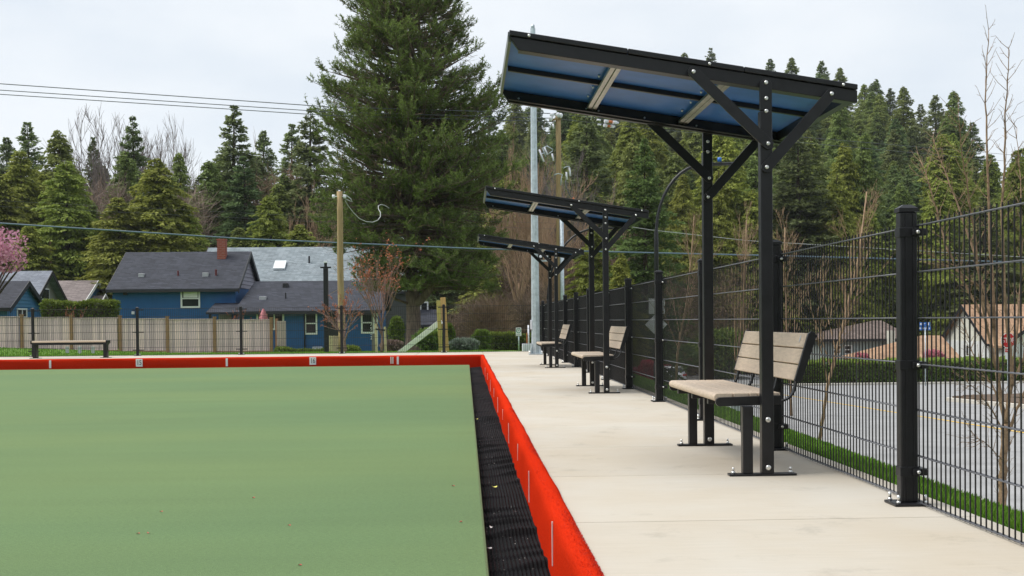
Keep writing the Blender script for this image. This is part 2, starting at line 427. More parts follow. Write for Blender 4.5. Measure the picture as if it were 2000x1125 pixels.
ground_mat()

# ------------------------------------------------------------------ building helpers
def wloc(o):
    v = Vector((0, 0, 0))
    while o is not None:
        v = v + o.location
        o = o.parent
    return v
def tag(o, label=None, cat=None, group=None, kind=None):
    if label: o['label'] = label
    if cat: o['category'] = cat
    if group: o['group'] = group
    if kind: o['kind'] = kind
    return o
def thing(name, loc, label=None, cat=None, group=None, kind=None):
    o = bpy.data.objects.new(name, None)
    o.empty_display_size = 0.2
    COL.objects.link(o)
    o.location = loc
    return tag(o, label, cat, group, kind)
def link(name, me, parent=None, loc=(0, 0, 0)):
    o = bpy.data.objects.new(name, me)
    COL.objects.link(o)
    o.location = loc
    o.parent = parent
    return o
def copy_tree(o, parent=None):
    c = o.copy()
    COL.objects.link(c)
    c.parent = parent
    for ch in list(o.children):
        copy_tree(ch, c)
    return c
class MB:
    def __init__(s): s.v = []; s.f = []; s.sm = []
    def face(s, pts, smooth=False):
        i = len(s.v); s.v += [tuple(p) for p in pts]; s.f.append(tuple(range(i, i + len(pts)))); s.sm.append(smooth); return s
    def mesh(s, vs, fs, smooth=False):
        i = len(s.v); s.v += [tuple(p) for p in vs]
        for f in fs: s.f.append(tuple(i + k for k in f)); s.sm.append(smooth)
        return s
    def hexa(s, p):           # 8 points: bottom 0-3, top 4-7 (counter-clockwise from above)
        return s.mesh(p, [(3, 2, 1, 0), (4, 5, 6, 7), (0, 1, 5, 4), (1, 2, 6, 5), (2, 3, 7, 6), (3, 0, 4, 7)])
    def box(s, x0, x1, y0, y1, z0, z1):
        return s.hexa([(x0, y0, z0), (x1, y0, z0), (x1, y1, z0), (x0, y1, z0), (x0, y0, z1), (x1, y0, z1), (x1, y1, z1), (x0, y1, z1)])
    def beam(s, a, b, wd, ht, up=(0, 0, 1)):
        a, b = Vector(a), Vector(b); d = (b - a).normalized(); u = Vector(up)
        sd = d.cross(u).normalized() * wd / 2; u = sd.cross(d).normalized() * ht / 2
        return s.hexa([a - sd - u, a + sd - u, b + sd - u, b - sd - u, a - sd + u, a + sd + u, b + sd + u, b - sd + u])
    def tube(s, pts, rad, n=8, cap=True, smooth=True):
        pts = [Vector(p) for p in pts]; rs = rad if hasattr(rad, '__len__') else [rad] * len(pts)
        i0 = len(s.v); ref = None
        for k, p in enumerate(pts):
            d = (pts[min(k + 1, len(pts) - 1)] - pts[max(k - 1, 0)]).normalized()
            if ref is None: ref = d.orthogonal().normalized()
            ref = (ref - d * ref.dot(d))
            ref = ref.normalized() if ref.length > 1e-5 else d.orthogonal().normalized()
            b = d.cross(ref)
            for j in range(n):
                a = 2 * math.pi * j / n
                s.v.append(tuple(p + (ref * math.cos(a) + b * math.sin(a)) * rs[k]))
        for k in range(len(pts) - 1):
            for j in range(n):
                a = i0 + k * n + j; b = i0 + k * n + (j + 1) % n
                s.f.append((a, b, b + n, a + n)); s.sm.append(smooth)
        if cap:
            s.f.append(tuple(i0 + j for j in reversed(range(n)))); s.sm.append(False)
            e = i0 + (len(pts) - 1) * n
            s.f.append(tuple(e + j for j in range(n))); s.sm.append(False)
        return s
    def prism(s, poly, axis, a, b):   # polygon in the two other axes, pushed from a to b along axis
        def P(q, t):
            if axis == 'x': return (t, q[0], q[1])
            if axis == 'y': return (q[0], t, q[1])
            return (q[0], q[1], t)
        n = len(poly); vs = [P(q, a) for q in poly] + [P(q, b) for q in poly]
        fs = [tuple(reversed(range(n))), tuple(range(n, 2 * n))] + [(k, (k + 1) % n, n + (k + 1) % n, n + k) for k in range(n)]
        return s.mesh(vs, fs)
    def data(s, name, mat, off=(0, 0, 0)):
        me = bpy.data.meshes.new(name)
        ox, oy, oz = off
        me.from_pydata([(x - ox, y - oy, z - oz) for x, y, z in s.v], [], s.f)
        me.polygons.foreach_set('use_smooth', s.sm)
        me.materials.append(M[mat])
        me.update()
        return me
    def build(s, name, mat, parent=None, loc=None, bevel=0.0, fix=True):
        if parent is not None: off = wloc(parent)
        elif loc is not None: off = Vector(loc)
        else:
            a = np.array(s.v); off = Vector((a[:, 0].mean(), a[:, 1].mean(), a[:, 2].min()))
        me = s.data(name, mat, off)
        if fix:
            import bmesh
            bm = bmesh.new(); bm.from_mesh(me)
            bmesh.ops.recalc_face_normals(bm, faces=bm.faces)
            bm.to_mesh(me); bm.free()
        o = link(name, me, parent, (0, 0, 0) if parent is not None else off)
        if bevel:
            bv = o.modifiers.new('bevel', 'BEVEL'); bv.width = bevel; bv.segments = 2; bv.limit_method = 'ANGLE'; bv.angle_limit = R(40)
        return o
def np_mesh(name, verts, faces, mat, tint=None, smooth=False):
    """fast mesh from arrays; faces (n,3) or (n,4)"""
    me = bpy.data.meshes.new(name)
    k = faces.shape[1]
    me.vertices.add(len(verts)); me.vertices.foreach_set('co', np.ascontiguousarray(verts, dtype=np.float32).ravel())
    me.loops.add(faces.size); me.loops.foreach_set('vertex_index', np.ascontiguousarray(faces, dtype=np.int32).ravel())
    me.polygons.add(len(faces))
    me.polygons.foreach_set('loop_start', np.arange(0, faces.size, k, dtype=np.int32))
    me.polygons.foreach_set('loop_total', np.full(len(faces), k, dtype=np.int32))
    me.polygons.foreach_set('use_smooth', np.full(len(faces), smooth))
    me.materials.append(M[mat])
    me.update(calc_edges=True)
    if tint is not None:
        at = me.attributes.new('tint', 'FLOAT', 'FACE')
        at.data.foreach_set('value', np.ascontiguousarray(tint, dtype=np.float32))
    return me
def unit(a): return a / np.maximum(np.linalg.norm(a, axis=-1, keepdims=True), 1e-9)
def blades(p, d, ln, wd, roll=None):
    """leaf-shaped quads: start p, unit direction d, length, width"""
    n = len(p)
    r = unit(rng.normal(size=(n, 3))) if roll is None else roll
    s = unit(np.cross(d, r))
    ln = np.broadcast_to(ln, (n,))[:, None]; wd = np.broadcast_to(wd, (n,))[:, None]
    v = np.stack([p, p + d * ln * 0.42 + s * wd * 0.5, p + d * ln, p + d * ln * 0.42 - s * wd * 0.5], axis=1).reshape(-1, 3)
    f = np.arange(4 * n).reshape(n, 4)
    return v, f
def text_mesh(txt, size, name, mat, font_scale=(1, 1)):
    cu = bpy.data.curves.new(name, 'FONT')
    cu.body = txt; cu.size = size; cu.align_x = 'CENTER'; cu.align_y = 'CENTER'; cu.extrude = 0.001
    to = bpy.data.objects.new(name, cu); COL.objects.link(to)
    dg = bpy.context.evaluated_depsgraph_get()
    me = bpy.data.meshes.new_from_object(to.evaluated_get(dg))
    bpy.data.objects.remove(to); bpy.data.curves.remove(cu)
    for v in me.vertices: v.co.x *= font_scale[0]; v.co.y *= font_scale[1]
    me.materials.clear(); me.materials.append(M[mat])
    return me
def sstep(t): t = np.clip(t, 0, 1); return t * t * (3 - 2 * t)

# ------------------------------------------------------------------ terrain
PATH_X0, PATH_X1 = 0.43, 2.15          # concrete walk beside the green
END_Y0, END_Y1 = 29.62, 33.35          # concrete strip behind the green
def road_edge(y): return 4.7 + 0.123 * (y - 10.3)
def terrain(x, y):
    x = np.asarray(x, float); y = np.asarray(y, float)
    zl = np.where(y < END_Y1, 0.0, -0.022 * (np.minimum(y, 95) - END_Y1)) - 0.02
    zr = -0.8 - 0.04 * (np.clip(y, -20, 92) - 6)
    xe = road_edge(np.minimum(y, 95))
    zl = zl + np.where(y > END_Y1, .38 * np.clip((-x - 14) / 9, 0, 1) * np.clip((y - 36) / 22, 0, 1), 0)
    t = np.clip((x - PATH_X1) / (xe - PATH_X1), 0, 1)
    tt = 0.62 * t + 0.38 * t * t
    z = zl + (zr - zl) * tt
    a = 909 + 2400 * x / np.maximum(y, 30)
    s = np.interp(a, [-200, 0, 420, 760, 1020, 1250, 1650, 1800, 1900, 2050, 2600], [0.10, 0.10, 0.12, 0.22, 0.85, 1.0, 0.98, 0.86, 0.70, 0.55, 0.5])
    z = z + s * 47 * np.clip((y - 112) / 190, 0, 1.6) ** 1.05
    inside = (x < PATH_X1 - 0.005) & (y < END_Y1 - 0.02)
    return np.where(inside, -0.7, z)
def T(x, y): return float(terrain(x, y))
def onT(px, Y):                         # ground point below a photo column at depth Y
    X = XatY(px, Y); return Vector((X, Y, T(X, Y)))
xs = np.concatenate([np.linspace(-330, -40, 30), np.linspace(-36, 1.5, 26), [2.0, PATH_X1 - 0.006, PATH_X1], np.linspace(2.25, 14, 60), np.linspace(15, 50, 36), np.linspace(56, 330, 36)])
ys = np.concatenate([np.linspace(-30, 2, 12), np.linspace(3, 33, 61), [END_Y1 - 0.025, END_Y1], np.linspace(34, 120, 100), np.linspace(124, 520, 70)])
gx, gy = np.meshgrid(xs, ys)
gz = terrain(gx, gy)
gv = np.stack([gx, gy, gz], -1).reshape(-1, 3)
ni, nj = len(ys), len(xs)
ii, jj = np.meshgrid(np.arange(ni - 1), np.arange(nj - 1), indexing='ij')
q = (ii * nj + jj).ravel()
gf = np.stack([q, q + 1, q + 1 + nj, q + nj], 1)
tag(link('ground', np_mesh('ground', gv, gf, 'ground_grass', smooth=True)), kind='structure')
# distant ground to the horizon
mb = MB().face([(-3000, -3000, -9), (3000, -3000, -9), (3000, 3000, -9), (-3000, 3000, -9)])
tag(mb.build('terrain', 'ground_grass', fix=False), kind='structure')

# added rise, never in view behind the camera, that blocks low sky light
hx, hy = np.meshgrid(np.linspace(-160, 160, 81), np.linspace(-24, -110, 44))
hz = -1.0 + 17 * sstep((-hy - 26) / 46) * (0.85 + .15 * np.sin(hx * .05)) + 1.6 * np.sin(hx * .7) * np.sin(hy * .9) * sstep((-hy - 26) / 12)
hv = np.stack([hx, hy, hz], -1).reshape(-1, 3)
ii, jj = np.meshgrid(np.arange(43), np.arange(80), indexing='ij'); q = (ii * 81 + jj).ravel()
pmat('sky_block_green', (0.045, 0.06, 0.025), 0.95, 0, 0.5, 0.8, 0.6, 2, 0.1)
tag(link('sky_block_hill', np_mesh('sky_block_hill', hv, np.stack([q, q + 81, q + 82, q + 1], 1), 'sky_block_green', smooth=True)), kind='structure')

# road beside the fence and the cross street
def sheet(xf0, xf1, ylist, nx, dz):
    v = []; f = []
    for k, y in enumerate(ylist):
        x0, x1 = xf0(y), xf1(y)
        for j in range(nx + 1):
            x = x0 + (x1 - x0) * j / nx
            v.append((x, y, T(x, y) + dz))
    n = nx + 1
    for k in range(len(ylist) - 1):
        for j in range(nx): f.append((k * n + j, k * n + j + 1, (k + 1) * n + j + 1, (k + 1) * n + j))
    return v, f
yl = list(np.linspace(-12, 86, 99))
def corner(y):                         # right edge of the road, opening into the cross street
    base = road_edge(y) + 9.2
    if y < 46: return base
    return base + 62 * min(1.0, ((y - 46) / 9.0) ** 2.2)
v, f = sheet(road_edge, corner, yl, 20, 0.02)
mb = MB().mesh(v, f, True)
tag(mb.build('road', 'asphalt', fix=False), kind='structure')
v, f = sheet(road_edge, lambda y: road_edge(y) + 9.2, list(np.linspace(86, 112, 14)), 6, 0.02)
tag(MB().mesh(v, f, True).build('road', 'asphalt', fix=False), kind='structure')
def ribbon(fx, wd, ylist, dz):
    return sheet(lambda y: fx(y) - wd / 2, lambda y: fx(y) + wd / 2, ylist, 1, dz)
mb = MB()
v, f = ribbon(lambda y: road_edge(y) + 4.75, 0.12, list(np.linspace(8, 62, 50)), 0.026); mb.mesh(v, f)
tag(mb.build('road_marking', 'yellow_paint', fix=False), kind='structure')
# kerbs
def kerb(pts, wd, ht, name, mat='kerb_concrete'):
    mb = MB()
    for a, b in zip(pts[:-1], pts[1:]):
        a = Vector(a); b = Vector(b); d = (b - a); d.z = 0; s = d.cross(Vector((0, 0, 1))).normalized() * wd / 2
        mb.hexa([a - s - Vector((0, 0, .2)), a + s - Vector((0, 0, .2)), b + s - Vector((0, 0, .2)), b - s - Vector((0, 0, .2)),
                 a - s + Vector((0, 0, ht)), a + s + Vector((0, 0, ht)), b + s + Vector((0, 0, ht)), b - s + Vector((0, 0, ht))])
    return tag(mb.build(name, mat), kind='structure')
kerb([(road_edge(y) - 0.10, y, T(road_edge(y) - .1, y)) for y in np.linspace(-10, 86, 49)], 0.16, 0.10, 'kerb')
kerb([(x, 86.2, T(x, 86.2)) for x in np.linspace(17, 84, 40)], 0.5, 0.18, 'kerb')
kerb([(corner(y) + .1, y, T(corner(y), y)) for y in np.linspace(10, 54, 60)], 0.3, 0.14, 'kerb')
# soil edge of the corner bed
kerb([(corner(y) + 1.2, y, T(corner(y) + 1.2, y)) for y in np.linspace(28, 53, 30)], 1.9, 0.17, 'flower_bed', 'soil')
# footpath on the far side of the cross street
mb = MB(); v, f = sheet(lambda y: 17, lambda y: 84, [86.4, 87.2, 88.0], 30, 0.16); mb.mesh(v, f)
tag(mb.build('pavement', 'kerb_concrete', fix=False), kind='structure')

# ------------------------------------------------------------------ concrete walk, slab by slab
walk = thing('path', (1.28, 10, 0), kind='structure')
JY = [5.07 + 1.5 * k for k in range(-8, 17)]
JY = [y for y in JY if y < END_Y0 - 0.4] + [END_Y0]
g = 0.0055
for a, b in zip(JY[:-1], JY[1:]):
    MB().box(PATH_X0, PATH_X1, a + g, b - g, -0.32, 0.0).build('slab', 'concrete', walk, bevel=0.005)
XS = [PATH_X1 - 1.7 * k for k in range(0, 17)]
for a, b in zip(XS[1:], XS[:-1]):
    MB().box(a + g, b - g, END_Y0 + g, END_Y1, -0.32, 0.0).build('slab', 'concrete', walk, bevel=0.005)
MB().box(PATH_X0 + .02, PATH_X1 - .03, JY[0], END_Y0, -0.4, -0.012).build('joint_fill', 'joint', walk)
MB().box(XS[-1], PATH_X1 - .03, END_Y0 + .01, END_Y1 - .03, -0.4, -0.012).build('joint_fill', 'joint', walk)

# ------------------------------------------------------------------ bowling green, ditch, bank
GZ = -0.20
GX, GY = 0.088, 29.2
prof = [(GX, -0.34), (GX, GZ - 0.014), (GX - 0.004, GZ - 0.005), (GX - 0.014, GZ)]
mb = MB()
xr = [-34, -20, -10, -5, -2, -1, -0.4, GX - 0.014]
yr = [-8, 0, 2, 4, 6, 9, 13, 18, 23, 27, GY - 0.014]
vs = [(x, y, GZ) for y in yr for x in xr]; n = len(xr)
mb.mesh(vs, [(k * n + j, k * n + j + 1, (k + 1) * n + j + 1, (k + 1) * n + j) for k in range(len(yr) - 1) for j in range(n - 1)])
ring = [(GX - 0.014, GZ), (GX - 0.004, GZ - 0.005), (GX, GZ - 0.014), (GX, -0.36)]
for (xa, za), (xb, zb) in zip(ring[:-1], ring[1:]):
    mb.face([(xa, -8, za), (xb, -8, zb), (xb, GY - GX + xb, zb), (xa, GY - GX + xa, za)], True)
    mb.face([(-34, GY - GX + xa, za), (xa, GY - GX + xa, za), (xb, GY - GX + xb, zb), (-34, GY - GX + xb, zb)], True)
tag(mb.build('bowling_green', 'green_carpet', loc=(0, 0, 0), fix=False), kind='structure')

# ditch lined with ribbed black netting that lies in folds
DX0, DX1 = GX - 0.01, 0.372
nx, ny = 112, 900
u = np.linspace(0, 1, nx); vy = np.concatenate([np.linspace(2.5, 12, 640), np.linspace(12.03, GY + 0.42, 260)])
X, Yg = np.meshgrid(DX0 + (DX1 - DX0) * u, vy)
fold = np.zeros_like(vy)
yy = 2.6
while yy < 29.4:
    amp = rng.uniform(0.010, 0.034); wd = rng.uniform(0.025, 0.08)
    fold += amp * np.where(vy < yy, np.exp(-((vy - yy) / .012) ** 2), np.exp(-((vy - yy) / (2.2 * wd)) ** 2))
    yy += rng.uniform(0.18, 0.62)
phase = 0.10 * np.sin(vy * 2.1) + 0.08 * np.sin(vy * 5.3 + 1) + 6 * fold
rib = 0.0045 * np.sin((X - DX0) / (DX1 - DX0) * 2 * np.pi * 16 + 6 * phase[:, None])
skew = np.sin(X * 14 + vy[:, None] * 1.7) * 0.4 + 0.8
Z = -0.285 + 0.03 * (X - DX0) / (DX1 - DX0) + rib + fold[:, None] * skew + 0.0015 * np.sin(Yg * 2 * np.pi / 0.035 + X * 30)
V = np.stack([X, Yg, Z], -1).reshape(-1, 3)
ii, jj = np.meshgrid(np.arange(ny - 1), np.arange(nx - 1), indexing='ij'); q = (ii * nx + jj).ravel()
tag(link('ditch', np_mesh('ditch', V, np.stack([q, q + 1, q + 1 + nx, q + nx], 1), 'netting', smooth=True)), kind='structure')
mb = MB().face([(-34, GY - 0.05, -0.29), (GX + .3, GY - 0.05, -0.29), (GX + .3, END_Y0, -0.29), (-34, END_Y0, -0.29)])
tag(mb.build('ditch', 'netting', fix=False), kind='structure')

nl = 170
ly = 3.4 + 14 * rng.random(nl) ** 1.4; lx = rng.uniform(DX0 + .02, DX1 - .02, nl)
lv, lf = blades(np.stack([lx, ly, np.full(nl, -.253)], 1), unit(np.stack([rng.normal(0, 1, nl), rng.normal(0, 1, nl), rng.normal(0, .15, nl)], 1)), rng.uniform(.004, .013, nl), rng.uniform(.002, .006, nl), np.tile([0, 0, 1.0], (nl, 1)) + rng.normal(0, .2, (nl, 3)))
tag(link('litter', np_mesh('litter', lv, lf, 'scrap_white')), 'tiny pale crumbs of leaf litter strewn along the ditch', 'litter', None, 'stuff')

# padded bank wrapped in red carpet (right side and far end)
bp_ = [(0.358, -0.30), (0.357, -0.20), (0.357, -0.10), (0.358, -0.035), (0.363, -0.005), (0.374, 0.016), (0.392, 0.028), (0.412, 0.030), (0.430, 0.024), (0.442, 0.008), (0.445, -0.006)]
BY = GY + 0.34                       # face of the far bank
def bank(side):
    mb = MB()
    if side == 'right':
        st = np.concatenate([np.linspace(-3, 3, 8), np.linspace(3.1, 12, 180), np.linspace(12.1, BY + 0.1, 110)])
        rows = []
        for y in st:
            row = []
            for k, (x, z) in enumerate(bp_):
                wob = 0.0035 * math.sin(y * 1.9 + k * .3) + 0.002 * math.sin(y * 7.1 + k)
                yy = min(y, BY + (x - bp_[0][0])) if y > BY - 0.4 else y
                row.append((x + wob, yy, z + (0.4 * wob if k > 3 else 0)))
            rows.append(row)
    else:
        st = np.concatenate([np.linspace(-34, 0.3, 150), [0.445]])
        rows = []
        for x in st:
            row = []
            for k, (px_, z) in enumerate(bp_):
                off = px_ - bp_[0][0]
                row.append((min(x, px_) if x > 0.3 else x, BY + off + 0.003 * math.sin(x * 2.3 + k), z + 0.002 * math.sin(x * 3.1)))
            rows.append(row)
    n = len(bp_); vs = [p for r_ in rows for p in r_]
    mb.mesh(vs, [(k * n + j, k * n + j + 1, (k + 1) * n + j + 1, (k + 1) * n + j) for k in range(len(rows) - 1) for j in range(n - 1)], True)
    return tag(mb.build('bank', 'red_carpet', loc=(0, 0, 0)), kind='structure')
bank_r = bank('right'); bank_b = bank('back')
# loose pile along the near bank
n = 15000
yb = 3.4 + 8.0 * rng.random(n) ** 1.6
sg = rng.integers(5, len(bp_) - 1, n); tt = rng.random(n)
bpa = np.array(bp_)
pxz = bpa[sg] * (1 - tt[:, None]) + bpa[sg + 1] * tt[:, None]
dv = bpa[sg + 1] - bpa[sg]; nrm = np.stack([-dv[:, 1], dv[:, 0]], 1); nrm = nrm / np.linalg.norm(nrm, axis=1)[:, None]
P = np.stack([pxz[:, 0], yb, pxz[:, 1]], 1) + np.stack([-nrm[:, 0] * 0.003, 0 * yb, -nrm[:, 1] * 0.003], 1)
D = unit(np.stack([nrm[:, 0], 0 * yb, nrm[:, 1]], 1) + rng.normal(size=(n, 3)) * 0.75)
v_, f_ = blades(P, D, rng.uniform(0.004, 0.009, n), 0.0022)
o = link('carpet_pile', np_mesh('carpet_pile', v_, f_, 'carpet_fibre', rng.random(n)), bank_r); tag(o, kind='stuff')

# painted marks on the right bank: individual white strokes
for k, (y, z0, z1, wd) in enumerate([(5.10, -0.185, 0.0, .009), (7.0, -0.20, -0.02, .006), (8.5, -0.13, -0.015, .008), (10.3, -0.19, -0.02, .006),
                                     (11.9, -0.12, -0.02, .009), (13.8, -0.19, -0.02, .007), (15.6, -0.13, -0.02, .010), (17.9, -0.19, -0.02, .009), (20.2, -0.13, -0.02, .010), (22.6, -0.19, -.02, .01)]):
    mb = MB(); x = 0.3515
    pts = [(y + 0.004 * math.sin(t * 3 + k), z0 + (z1 - z0) * t) for t in (0, .25, .5, .75, 1)]
    for (ya, za), (yb2, zb) in zip(pts[:-1], pts[1:]):
        mb.hexa([(x - .001, ya - wd / 2, za), (x + .004, ya - wd / 2, za), (x + .004, ya + wd / 2, za), (x - .001, ya + wd / 2, za),
                 (x - .001, yb2 - wd / 2, zb), (x + .004, yb2 - wd / 2, zb), (x + .004, yb2 + wd / 2, zb), (x - .001, yb2 + wd / 2, zb)])
    mb.build('chalk_mark', 'white_paint', bank_r)
# rink marks and number plates on the far bank
YB = BY - 0.006
for k, (px, lab) in enumerate([(98, 'narrow white boundary strip on the far red bank left of plate 15'), (443, 'narrow white boundary strip on the far red bank between plates 15 and 16'), (777, 'narrow white boundary strip on the far red bank right of plate 16')]):
    x = XatY(px, YB, 711)
    tag(MB().box(x - .024, x + .024, YB - .008, YB + .006, -0.185, 0.004).build('boundary_marker', 'white_paint', bevel=.002), lab, 'marker', 'white boundary strips on the far bank')
x = XatY(765.5, YB, 707)
st = thing('striped_marker', (x, YB, -0.17), 'orange and white upright strip beside a white strip on the far red bank', 'marker')
for dx, mt in ((-.024, 'white_paint'), (0, 'insulator_orange'), (.024, 'white_paint')):
    MB().box(x + dx - .0105, x + dx + .0105, YB - .008, YB + .006, -0.165, 0.0).build('stripe', mt, st)
for px, txt in ((272, '15'), (611, '16')):
    x = XatY(px, YB, 709)
    pl = thing('number_plate', (x, YB, -0.165), 'white plate reading %s on the far red bank, %s of the two plates' % (txt, 'left' if txt == '15' else 'right'), 'number plate', 'rink number plates on the far bank')
    MB().box(x - .078, x + .078, YB - .012, YB + .004, -0.172, 0.012).build('plate', 'white_paint', pl, bevel=.003)
    o = link('numeral', text_mesh(txt, 0.165, 'numeral', 'ink', (0.72, 1.0)), pl)
    o.rotation_euler = (R(90), 0, 0); o.location = (0, -0.0145, 0.085)
# fallen petals, leaf and scraps
def scrap(name, px, py, z, size, mat, label, cat, group=None, asp=.6):
    p = atZ(px, py, z)
    mb = MB(); n = 9; pts = []
    ang = rng.uniform(0, 6.28)
    for k in range(n):
        a = 2 * math.pi * k / n; rr = size * (0.8 + 0.4 * rng.random())
        xx, yy = rr * math.cos(a), rr * asp * math.sin(a)
        pts.append((p.x + xx * math.cos(ang) - yy * math.sin(ang), p.y + xx * math.sin(ang) + yy * math.cos(ang), p.z + 0.004 + 0.5 * size * (rr / size - .6) ** 2 + 0.2 * size * math.sin(2 * a)))
    c = (p.x, p.y, p.z + 0.003)
    vs = [c] + pts
    mb.mesh(vs, [(0, k + 1, (k + 1) % n + 1) for k in range(n)], True)
    tag(mb.build(name, mat, fix=False), label, cat, group)
    return p
for px, py in ((315, 1000), (495, 973), (565, 1027), (270, 1043), (290, 1042), (586, 1105), (885, 950), (900, 1020)):
    scrap('petal', px, py, GZ, 0.010, 'petal_red', 'tiny red petal lying on the green carpet', 'petal', 'red petals scattered over the green')
scrap('leaf', 965, 952, -0.262, 0.026, 'leaf_yellow', 'yellow leaf lying on black netting in the ditch', 'leaf', None, .33)
scrap('leaf', 931, 819, -0.262, 0.024, 'leaf_yellow', 'small yellow leaf in the ditch against the green edge', 'leaf', None, .33)
scrap('paper_scrap', 960, 1031, -0.262, 0.018, 'scrap_white', 'torn white paper scrap in the ditch nearer the camera than the yellow leaf', 'scrap', None, .5)
scrap('paper_scrap', 955, 1072, -0.262, 0.015, 'scrap_white', 'crumpled pinkish white scrap nearest the camera in the ditch', 'scrap', None, .8)

# ------------------------------------------------------------------ bench shelters
def disc(mb, c, r, h, axis, n=12):
    c = Vector(c); d = {'y': Vector((0, 1, 0)), 'x': Vector((1, 0, 0)), 'z': Vector((0, 0, 1))}[axis]
    return mb.tube([c, c + d * h * .6, c + d * h], [r, r * .95, r * .5], n)
def bolt_head(parent, x, y, z, r=.011):
    mb = MB(); disc(mb, (x, y, z), r, -0.009, 'y'); return mb.build('bolt', 'bolt_steel', parent)
def make_shelter():
    Y0 = 6.50; SP = 1.53                       # near frame plane, spacing to far frame
    root = thing('bench_shelter', (1.60, Y0, 0))
    sl_ = (2.075 - 2.365) / (2.10 - 0.245)     # roof falls towards the fence
    def rz(x): return 2.365 + sl_ * (x - 0.245)
    ca = math.atan(sl_)
    roof = None
    def slab(x0, x1, y0, y1, t0, t1, cut=0.0):  # piece following the roof slope, t = offset from the top surface
        return [(x0 + cut, y0, rz(x0 + cut) + t0), (x1, y0, rz(x1) + t0), (x1, y1, rz(x1) + t0), (x0 + cut, y1, rz(x0 + cut) + t0),
                (x0, y0, rz(x0) + t1), (x1, y0, rz(x1) + t1), (x1, y1, rz(x1) + t1), (x0, y1, rz(x0) + t1)]
    X0, X1 = 0.245, 2.10
    # roof: main part is the near beam, everything else of the roof hangs on it
    roof = MB().hexa(slab(X0, X1, Y0 - 0.005, Y0 + 0.035, -0.092, -0.026, 0.05)).build('roof', 'black_steel', root, bevel=.003)
    MB().hexa(slab(X0, X1, Y0 + SP - .035, Y0 + SP + .005, -0.100, -0.026, 0.05)).build('roof_beam', 'black_steel', roof, bevel=.003)
    MB().hexa(slab(X0 + .05, X1 - .012, Y0 + 0.037, Y0 + 0.085, -0.090, -0.085)).build('beam_flange', 'black_steel', roof)
    MB().hexa(slab(X0 + .05, X1 - .012, Y0 + SP - .085, Y0 + SP - .037, -0.090, -0.085)).build('beam_flange', 'black_steel', roof)
    xj = [X0, 0.872, 1.49, X1]
    for a, b in zip(xj[:-1], xj[1:]):           # edge trims and panels in three lengths
        for ya, yb in ((Y0 - .018, Y0 + .02), (Y0 + SP - .02, Y0 + SP + .018)):
            MB().hexa(slab(a + .0015, b - .0015, ya, yb, -0.024, 0.004)).build('edge_trim', 'black_steel', roof, bevel=.004)
        for ya, yb in ((Y0 + .022, Y0 + SP / 2 - .002), (Y0 + SP / 2 + .002, Y0 + SP - .022)):
            MB().hexa(slab(a + .001, b - .001, ya, yb, -0.022, -0.002)).build('roof_panel', 'roof_blue', roof)
    MB().hexa(slab(X0 + .02, X1 - .02, Y0 + SP / 2 - .016, Y0 + SP / 2 + .016, -0.052, -0.024)).build('purlin', 'black_steel', roof, bevel=.003)
    for xc in (0.83, 1.425):
        for dx in (-.0155, .0155):
            MB().hexa(slab(xc + dx - .0135, xc + dx + .0135, Y0 + .04, Y0 + SP - .04, -0.072, -0.054)).build('cross_strut', 'strut_steel', roof, bevel=.002)
        for dx in (-.042, .042):
            for yy in (.30, .62, .95, 1.25):
                mb = MB(); disc(mb, (xc + dx, Y0 + yy, rz(xc + dx) - .0225), .007, -.014, 'z'); mb.build('bolt', 'bolt_steel', roof)
    MB().hexa(slab(X0 - .004, X0 + .012, Y0 + .022, Y0 + SP - .022, -0.050, 0.002)).build('end_cap', 'end_cap', roof)
    MB().hexa(slab(X1 - .05, X1 - .012, Y0 + .036, Y0 + SP - .036, -0.086, -0.028)).build('end_member', 'black_steel', roof)
    for x in (X0 + .105, 1.305, 2.02):
        bolt_head(roof, x, Y0 - .018, rz(x) - .011, .0085)
    for x in (0.36, 0.80, 0.88, 1.18, 1.52): # small bolts on the inner face of the far beam
        bolt_head(roof, x, Y0 + SP - .035, rz(x) - .066, .007)
    # two frames
    for yf, near in ((Y0 - .034, True), (Y0 + SP + .006, False)):
        p = MB(); xc = 1.602; zt = rz(xc) - .045
        arc = [(xc - .031 + .031 * (1 - math.cos(t)), zt - .03 + .03 * math.sin(t)) for t in np.linspace(0, math.pi, 9)]
        p.prism([(xc + .031, 1.94), (xc - .031, 1.94)] + arc, 'y', yf, yf + .028)
        post_top = p.build('post_head', 'black_steel', root, bevel=.002)
        post = MB().box(xc - .032, xc + .032, yf, yf + .06, 0.012, 1.938).build('post', 'black_steel', root, bevel=.005)
        for z in (zt - .022, zt - .105, zt - .172): bolt_head(post_top, xc, yf, z)
        for z in (.30, .045): bolt_head(post, xc, yf, z, .015)
        # flat braces with rounded ends, bolted at both ends
        for (xa, za, xb, zb) in ((1.214, rz(1.214) - .072, xc + .006, 1.762), (1.948, rz(1.948) - .075, xc - .002, 1.638)):
            a = Vector((xa, 0, za)); b = Vector((xb, 0, zb)); d = (b - a).normalized(); s = Vector((-d.z, 0, d.x)) * .0285
            poly = []
            for t in np.linspace(0, math.pi, 8): poly.append(a + s * math.cos(t) - d * .0285 * math.sin(t))
            for t in np.linspace(0, math.pi, 8): poly.append(b - s * math.cos(t) + d * .0285 * math.sin(t))
            mb = MB().prism([(q_.x, q_.z) for q_ in poly], 'y', yf - .014, yf - .001)
            br = mb.build('brace', 'black_steel', root, bevel=.0015)
            bolt_head(br, xa, yf - .014, za); bolt_head(br, xb, yf - .014, zb)
        # foot plate, front leg
        pl = MB().box(1.395, 1.755, yf - .002, yf + .062, 0.001, 0.0125).build('base_plate', 'black_steel', root, bevel=.002)
